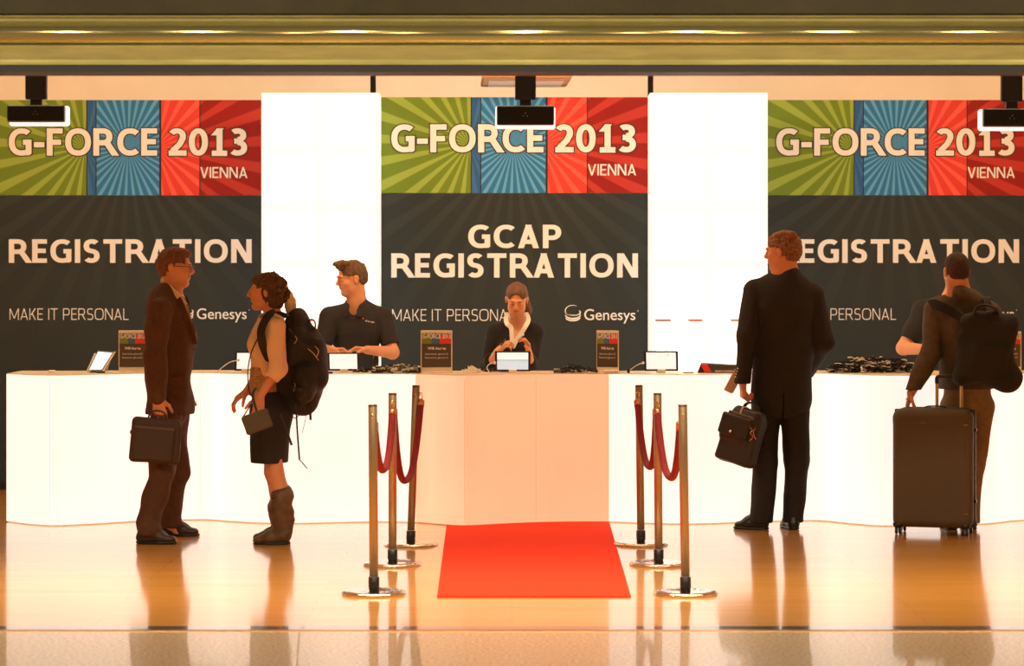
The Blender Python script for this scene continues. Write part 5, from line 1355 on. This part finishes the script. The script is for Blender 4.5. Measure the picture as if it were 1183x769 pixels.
# ---------------------------------------------------------------- man in the black suit
def man_suit():
    p = P; Y = 16.36; f = Vector((-.16, 1, 0)).normalized(); rt = f.cross(Vector((0, 0, 1)))      # faces the counter
    M_BS = mat('black suit cloth', (.013, .011, .011), .85, noise=.15, nscale=60, bump=.35, bscale=40)
    SH = mat('black shoe leather', (.012, .010, .008), .3)
    H = Human((p(898, 0, Y).x, Y, 0), 'man in a black suit seen from behind with his head turned left, carrying a satchel', p(903.5, 291.5, Y), 180-28, 4, 0, 1.03, SKIN_A)
    H.head().neck(p(908, 322, Y), .060)
    nb = H.neckb; sL, sR = p(872, 336, Y+.02), p(939, 340, Y+.04)
    eL, wL = p(863, 388, Y-.08), p(858, 441, Y-.12); eR, wR = p(951, 395, Y+.03), p(932, 428, Y+.22)
    ch, ws, pv = p(906, 355, Y), p(904, 405, Y), p(903, 455, Y)
    hl, hr = p(886, 468, Y), p(916, 468, Y); kl, kr = p(885, 533, Y-.01), p(919, 533, Y-.01); al, ar = p(878.5, 597, Y-.02), p(916.5, 597, Y+.02)
    H.c(nb, ch, .085, .145, .05, (f, .65)).c(ch, ws, .155, .135, .04, (f, .65)).c(ws, pv, .135, .145, .04, (f, .7)); H.c(nb, sL, .05, .05, .03).c(nb, sR, .05, .05, .03)
    H.limb([sL, eL, wL], [.052, .042, .029]).limb([sR, eR, wR], [.052, .042, .029]); H.limb([hl, kl, al], [.08, .058, .04]).limb([hr, kr, ar], [.08, .058, .04])
    H.c(al, al+Vector((-.05, .0, -.055)), .028, .018).c(ar, ar+Vector((-.02, .05, -.055)), .028, .018)
    H.hand(wL, (.03, 0, -1), (1, .2, 0), (-.2, 1, 0), (50, 75, 40), 40, 1.0, 2); H.hand(wR, (-1, .2, .2), (0, 1, -.3), (0, .2, 1), (25, 35, 25), 20)
    H.body(); H.face()
    H.hair(mat('wavy auburn hair', (.20, .085, .032), .75, noise=.4, nscale=60, bump=.35, bscale=110), 'wavy', 9, .0035, 150)
    def tr(F):
        F.cone(p(903, 450, Y), pv, .15, .155, .03, (f, .75)); F.cone(hl, kl, .097, .080, .02); F.cone(kl, p(878.5, 603, Y-.02), .080, .074, .02); F.cone(hr, kr, .097, .078, .02); F.cone(kr, p(916.5, 603, Y+.01), .078, .066, .02)
    garment(H.root, 'trousers', M_BS, [pv, kl, al, kr, ar], .16, .0075, tr, (.006, 32, 4, -9, 9, (1, 1, .4)), [(Vector((0, 0, .042)), (0, 0, -1))])
    shoe(H.root, p(889, 0, Y-.04).to_2d(), p(846, 0, Y+.02).to_2d(), SH); shoe(H.root, (p(918, 0, Y).x, Y-.06), (p(908, 0, Y).x, Y+.19), SH)
    def jk(F):
        F.cone(p(906, 345, Y), ch, .165, .180, .05, (f, .68)); F.cone(ch, ws, .185, .180, .05, (f, .68)); F.cone(ws, p(902, 458, Y), .180, .192, .05, (f, .75))
        F.cone(nb+Vector((0, 0, -.03)), sL, .070, .076, .06); F.cone(nb+Vector((0, 0, -.03)), sR, .070, .076, .06); F.cone(H.hp(0, -.034, -.146), nb+Vector((0, 0, -.04)), .060, .072, .03)
        F.cone(sL, eL, .078, .068, .012); F.cone(eL, wL, .068, .056, .03); F.cone(sR, eR, .078, .070, .015); F.cone(eR, wR, .070, .056, .03)
    def jc(F):
        F.cone(H.hp(0, 0, -.02), H.hp(0, .01, -.118), .066, .068, .006, None, 's'); F.cone(nb+f*.09+Vector((0, 0, .04)), nb+f*.17+Vector((0, 0, -.20)), .06, .02, .006, None, 's')
        F.box(p(858, 456, Y-.12), (.07, .07, .070), None, .003, .003, 's')
        F.box(p(905, 470, Y-.14), (.0035, .06, .08), None, .002, .004, 's')
    garment(H.root, 'jacket', M_BS, [H.hp(0, 0, -.07), sL, sR, eL, eR, wL, wR, p(902, 455, Y)], .16, .0065, jk, (.007, 20, 15, -9, 9, (1, 1, .5)), [(p(0, 465, Y), Vector((-.06, 0, -1)))], jc)
    def sc(F): F.cone(H.hp(0, -.022, -.06), nb, .063, .067, .01); F.cone(nb, ch, .07, .13, .04, (f, .6))
    def scc(F): F.cone(H.hp(0, 0, -.02), H.hp(0, 0, -.12), .058, .06, .004, None, 's'); F.plane(H.hp(0, 0, -.098), H.hd(0, .1, 1))
    garment(H.root, 'shirt', mat('dark shirt', (.03, .02, .015), .8), [H.hp(0, 0, -.06), ch], .17, .007, sc, post=scc)
    for i in range(4): MB().ball(p(852.3+i*.0-(i*.9), 425.5+i*3.2, Y-.172), (.005, .005, .005), None, 10).build('cuff_button', mat('pale cuff button', (.85, .8, .72), .3), H.root)
    # papers under the hand
    pa = thing('folded_paper', p(848, 440, Y-.0), 'folded cream papers held at the suited man\'s cuff', 'paper')
    R = Matrix.Rotation(math.radians(28), 3, 'Y')
    for i in range(3): MB().box(p(846.5+i*1.4, 440, Y+.04+.012*i), (.050, .004, .150), R @ rotz(.2), .001).build('sheet', mat('cream paper', (.78, .62, .42), .7), pa)
    # satchel
    c = p(858.5, 503, Y-.17); R = Matrix.Rotation(math.radians(17), 3, 'Y') @ rotz(math.radians(-38))
    b = thing('satchel', (c.x, c.y, c.z-.2), 'black shoulder satchel hanging from the suited man\'s left hand', 'bag')
    BM = mat('black satchel nylon', (.022, .017, .014), .5, bump=.2, bscale=130)
    q = lambda x, y, z: c+R @ Vector((x, y, z))
    F = Field(*bounds([c], .27), .0055); F.box(q(.0, .0, -.02), (.125, .070, .165), R, .045, .02, 'u', -.06); F.box(q(-.02, -.072, .025), (.105, .032, .085), R, .03, .015)
    F.box(q(-.01, -.066, -.095), (.105, .024, .085), R, .022, .012); F.box(q(0, .0, .135), (.105, .055, .040), R, .035, .02)
    F.ripple(.004, 28, 2); F.build('bag_body', BM, b)
    F = Field(*bounds([q(-.02, -.09, .05)], .2), .005); F.box(q(-.02, -.094, .045), (.108, .018, .068), R, .016, .008); F.build('flap', BM, b)
    MB().box(q(-.005, -.078, .118), (.19, .02, .022), R, .004).build('zip', mat('grey zip tape', (.10, .08, .065), .4), b)
    MB().ball(q(-.025, -.116, .005), (.011, .006, .009), R).build('clasp', mat('gold clasp', (.9, .75, .5), .2, 1.), b)
    MB().ribbon([q(-.055, 0, .160), q(-.045, 0, .195), q(0, 0, .213), q(.045, 0, .195), q(.055, 0, .160)], R @ Vector((0, 1, 0)), .024, .009, 5).build('handle', BM, b)
    MB().ribbon([q(.01, -.06, .175), p(858.5, 470, Y-.26), p(855, 477, Y-.27)], (1, 0, 0), .010, .003, 4).build('zip_pull', mat('pale pull tab', (.7, .65, .55), .4), b)
    cl = mat('copper clip', (.78, .45, .30), .25, 1.)
    MB().tube([p(866, 493, Y-.295), p(869, 497, Y-.295), p(866.5, 500, Y-.295), p(870, 504, Y-.295), p(866, 509, Y-.295)], .0035, 8, 4).build('snap_clip', cl, b)
    MB().tube([p(873, 494, Y-.295), p(870, 499, Y-.295), p(873.5, 508, Y-.295)], .003, 8, 4).build('snap_clip', cl, b)
man_suit()

# ---------------------------------------------------------------- man with backpack and suitcase
def man_case():
    p = P; Y = 16.36; f = Vector((-.22, 1, 0)).normalized(); rt = f.cross(Vector((0, 0, 1)))
    JK = mat('olive brown jacket', (.085, .060, .030), .8, noise=.15, nscale=30, bump=.4, bscale=40)
    KH = mat('khaki trousers', (.24, .145, .065), .8, noise=.12, nscale=30, bump=.1)
    H = Human((p(1112, 0, Y).x, Y, 0), 'man in an olive jacket seen from behind, one hand on a suitcase', p(1104.5, 314, Y-.02), 90+10, 8, 0, .98, SKIN_A)
    H.head().neck(p(1109, 343, Y), .058)
    nb = H.neckb; sL, sR = p(1081, 358, Y), p(1143, 360, Y+.02)
    eL, wL = p(1076, 408, Y-.08), p(1052.5, 454, Y-.17); eR, wR = p(1155, 405, Y+.02), p(1140, 428, Y+.13)
    ch, ws, pv = p(1112, 378, Y), p(1115, 420, Y), p(1117, 458, Y)
    hl, hr = p(1102, 470, Y), p(1132, 470, Y); kl, kr = p(1100, 538, Y+.02), p(1123, 538, Y+.02); al, ar = p(1099, 600, Y+.02), p(1121, 600, Y+.02)
    H.c(nb, ch, .08, .135, .05, (f, .65)).c(ch, ws, .145, .13, .04, (f, .68)).c(ws, pv, .13, .14, .04, (f, .72)); H.c(nb, sL, .05, .05, .03).c(nb, sR, .05, .05, .03)
    H.limb([sL, eL, wL], [.050, .040, .027]).limb([sR, eR, wR], [.050, .040, .027]); H.limb([hl, kl, al], [.078, .055, .038]).limb([hr, kr, ar], [.078, .055, .038])
    H.c(al, al+Vector((0, .05, -.055)), .028, .018).c(ar, ar+Vector((0, .05, -.055)), .028, .018)
    H.hand(wL, (-.30, -.08, -1), (.75, -.1, -.3), (.3, -1, 0), (14, 22, 18), 25, .98, 8); H.hand(wR, (-1, .3, .1), (0, .3, -1), (0, 1, .2), (30, 40, 30), 25)
    H.body(); H.face()
    H.hair(mat('close-cropped dark hair', (.045, .022, .011), .85, noise=.45, nscale=90, bump=.3, bscale=200), 'crop', 2, .0012, 220)
    def tr(F):
        F.cone(p(1117, 446, Y), pv, .15, .155, .03, (f, .78)); F.cone(hl, kl, .095, .078, .02); F.cone(kl, p(1099, 606, Y+.02), .078, .068, .02); F.cone(hr, kr, .095, .072, .02); F.cone(kr, p(1121.5, 606, Y+.02), .072, .064, .02)
    garment(H.root, 'trousers', KH, [pv, kl, al, kr, ar], .16, .0075, tr, (.006, 32, 7, -9, 9, (1, 1, .4)), [(Vector((0, 0, .035)), (0, 0, -1))])
    shoe(H.root, (p(1099, 0, Y).x, Y-.07), (p(1096, 0, Y).x, Y+.20), M_BLACKP); shoe(H.root, (p(1121, 0, Y).x, Y-.07), (p(1120, 0, Y).x, Y+.20), M_BLACKP)
    def jk(F):
        F.cone(p(1112, 366, Y), ch, .155, .165, .05, (f, .66)); F.cone(ch, ws, .170, .165, .05, (f, .70)); F.cone(ws, p(1116.5, 446, Y), .165, .172, .05, (f, .78))
        F.cone(nb+Vector((0, 0, -.02)), sL, .072, .068, .06); F.cone(nb+Vector((0, 0, -.02)), sR, .072, .068, .06); F.cone(H.hp(0, -.034, -.150), nb+Vector((0, 0, -.03)), .056, .072, .03)
        F.cone(sL, eL, .072, .060, .015); F.cone(eL, wL, .060, .044, .03); F.cone(sR, eR, .070, .060, .015); F.cone(eR, wR, .060, .045, .03)
    def jc(F):
        F.cone(H.hp(0, 0, -.02), H.hp(0, .01, -.115), .060, .064, .006, None, 's'); d = (wL-eL).normalized(); F.box(wL+d*.045, (.06, .045, .06), frame(d), .003, .003, 's')
    garment(H.root, 'jacket', JK, [H.hp(0, 0, -.08), sL, sR, eL, eR, wL, wR, p(1116, 440, Y)], .14, .0065, jk, (.007, 22, 21, -9, 9, (1, 1, .6)), [(p(0, 449, Y), (0, 0, -1))], jc)
    MB().tube([wL+(wL-eL).normalized()*.040+Vector((.005, -.028, 0)), wL+(wL-eL).normalized()*.042+Vector((-.02, -.018, .0))], .003, 6, 1).build('bracelet', mat('brass band', (.7, .5, .3), .3, 1.), H.root)
    # backpack
    BK = mat('black cloth rucksack', (.011, .009, .008), .8, bump=.5, bscale=40)
    r = thing('backpack', (p(1140, 0, Y).x, Y-.2, p(0, 448, Y-.2).z), 'plain black rucksack on the back of the man in the olive jacket', 'backpack')
    yb = Y-.26
    def bk(F):
        R = Matrix.Rotation(math.radians(9), 3, 'Y') @ rotz(-.15)
        F.box(p(1141, 405, yb), (.165, .075, .235), R, .07, .04, 'u', -.12); F.cone(p(1120, 372, yb), p(1146, 368, yb), .062, .055, .04); F.box(p(1143, 420, yb-.07), (.115, .035, .125), R, .035, .03)
        F.cone(p(1162, 400, yb), p(1168, 432, yb), .050, .058, .05); F.cone(p(1112, 390, yb+.02), p(1114, 430, yb+.03), .05, .05, .05)
    garment(r, 'pack_body', BK, [p(1105, 350, yb), p(1177, 448, yb)], .16, .007, bk, (.010, 22, 6))
    MB().ribbon([p(1124, 366, yb-.02), p(1128, 355, yb-.03), p(1138, 352, yb-.04), p(1150, 357, yb-.04), p(1160, 374, yb-.02)], (0, 1, .2), .030, .010, 5).build('grab_handle', BK, r)
    MB().ribbon([p(1118, 372, yb+.03), p(1104, 362, Y-.15), p(1090, 355, Y-.13), p(1080, 351, Y-.09), p(1073, 354, Y-.02), p(1072, 366, Y+.07)], (0, -.4, 1), .062, .012, 6).build('shoulder_strap', BK, r)
    MB().ribbon([p(1147, 372, yb+.02), p(1143, 356, Y-.14), p(1139, 346, Y-.08), p(1140, 344, Y), p(1142, 356, Y+.10)], (1, 0, 0), .045, .012, 6).build('shoulder_strap', BK, r)
    # suitcase
    Ys = 16.05; th = math.radians(-17); R = rotz(th); w, d, h = .492, .27, .722
    c = Vector((p(1080.5, 0, Ys).x, Ys+.02, .045+h/2))
    s_ = thing('suitcase', (c.x, c.y, 0), 'large dark brown hard rolling suitcase beside the man in the olive jacket', 'suitcase')
    SM = mat('ribbed brown case shell', (.085, .056, .026), .5, bump=.35, bscale=70, stretch=(30, 30, .6)); q = lambda x, y, z: c+R @ Vector((x, y, z))
    for sg, nm in ((-1, 'front_shell'), (1, 'back_shell')):
        F = Field(*bounds([c], .46), .006)
        F.box(q(0, sg*.068, 0), (w/2, .066, h/2), R, .050, .01); F.cone(q(-.17, sg*.072, h/2-.05), q(.17, sg*.072, h/2-.05), .055, .055, .04)
        F.build(nm, SM, s_)
    F = Field(*bounds([c], .46), .006); F.box(c, (w/2+.003, .010, h/2+.003), R, .009, .004); F.box(c, (w/2-.02, .02, h/2-.02), R, .009, .002, 's'); F.build('seam_frame', mat('dark case rim', (.03, .018, .010), .4), s_)
    for z in (.24, -.20): MB().box(q(w/2+.004, 0, z), (.016, .05, .022), R, .004).build('latch', M_BLACKP, s_)
    for z in (.275, -.27): MB().box(q(w/2-.040, -.134, z), (.028, .006, .008), R, .002).build('rivet_plate', mat('tan plate', (.28, .17, .09), .4, .6), s_)
    e = MB(); cc_ = q(-.055, -.139, .285)
    poly = [cc_+R @ Vector((.019*math.cos(a), 0, .011*math.sin(a)*(1+.25*math.sin(a)))) for a in [math.pi*i/8 for i in range(9)]]
    e.add(poly+[v+R @ Vector((0, .006, 0)) for v in poly], [tuple(range(9)), tuple(reversed(range(9, 18)))]+[(i, i+9, (i+1) % 9+9, (i+1) % 9) for i in range(9)]).build('emblem', mat('silver emblem', (.62, .55, .45), .45, .1), s_)
    gold = mat('gold handle tube', (.62, .42, .20), .3, 1.)
    zt = 1.57-(438-HY)*pix(Ys)
    top_c = []
    for x in (-.002, .150):
        b0 = q(x, .115, h/2-.10); t0 = Vector((b0.x, b0.y, zt)); top_c.append(t0)
        MB().box((b0+t0)/2, (.020, .012, (t0-b0).length), R, .004).build('handle_tube', gold, s_)
    MB().tube([top_c[0]+Vector((0, 0, -.03)), top_c[0]+Vector((0, 0, .004)), top_c[0]+Vector((.02, -.002, .012)), (top_c[0]+top_c[1])/2+Vector((0, 0, .012)), top_c[1]+Vector((-.01, .0, .010)), top_c[1]+Vector((0, 0, -.004)), top_c[1]+Vector((0, 0, -.035))], .012, 12, 5).build('handle_grip', M_BLACKP, s_)
    MB().ribbon([q(-.07, .03, h/2-.002), q(-.05, .03, h/2+.018), q(.05, .03, h/2+.018), q(.07, .03, h/2-.002)], R @ Vector((0, 1, 0)), .026, .008, 5).build('top_handle', M_BLACKP, s_)
    for x, y in ((-w/2+.035, -.10), (w/2-.045, -.10), (-w/2+.035, .10), (w/2-.045, .10)):
        wc = q(x, y, 0); F = Field(*bounds([Vector((wc.x, wc.y, .05))], .07), .005); F.ell(Vector((wc.x, wc.y, .062)), (.034, .030, .026), R, .01); F.build('caster_housing', M_BLACKP, s_)
        for o_ in (-.011, .011):
            a = R @ Vector((1, 0, 0)); MB().lathe(Vector((wc.x, wc.y, .0265))+a*(o_-.007), [(0, 0), (.024, 0), (.026, .003), (.026, .011), (.024, .014), (0, .014)], 24, a).build('wheel', M_BLACKP, s_)
man_case()
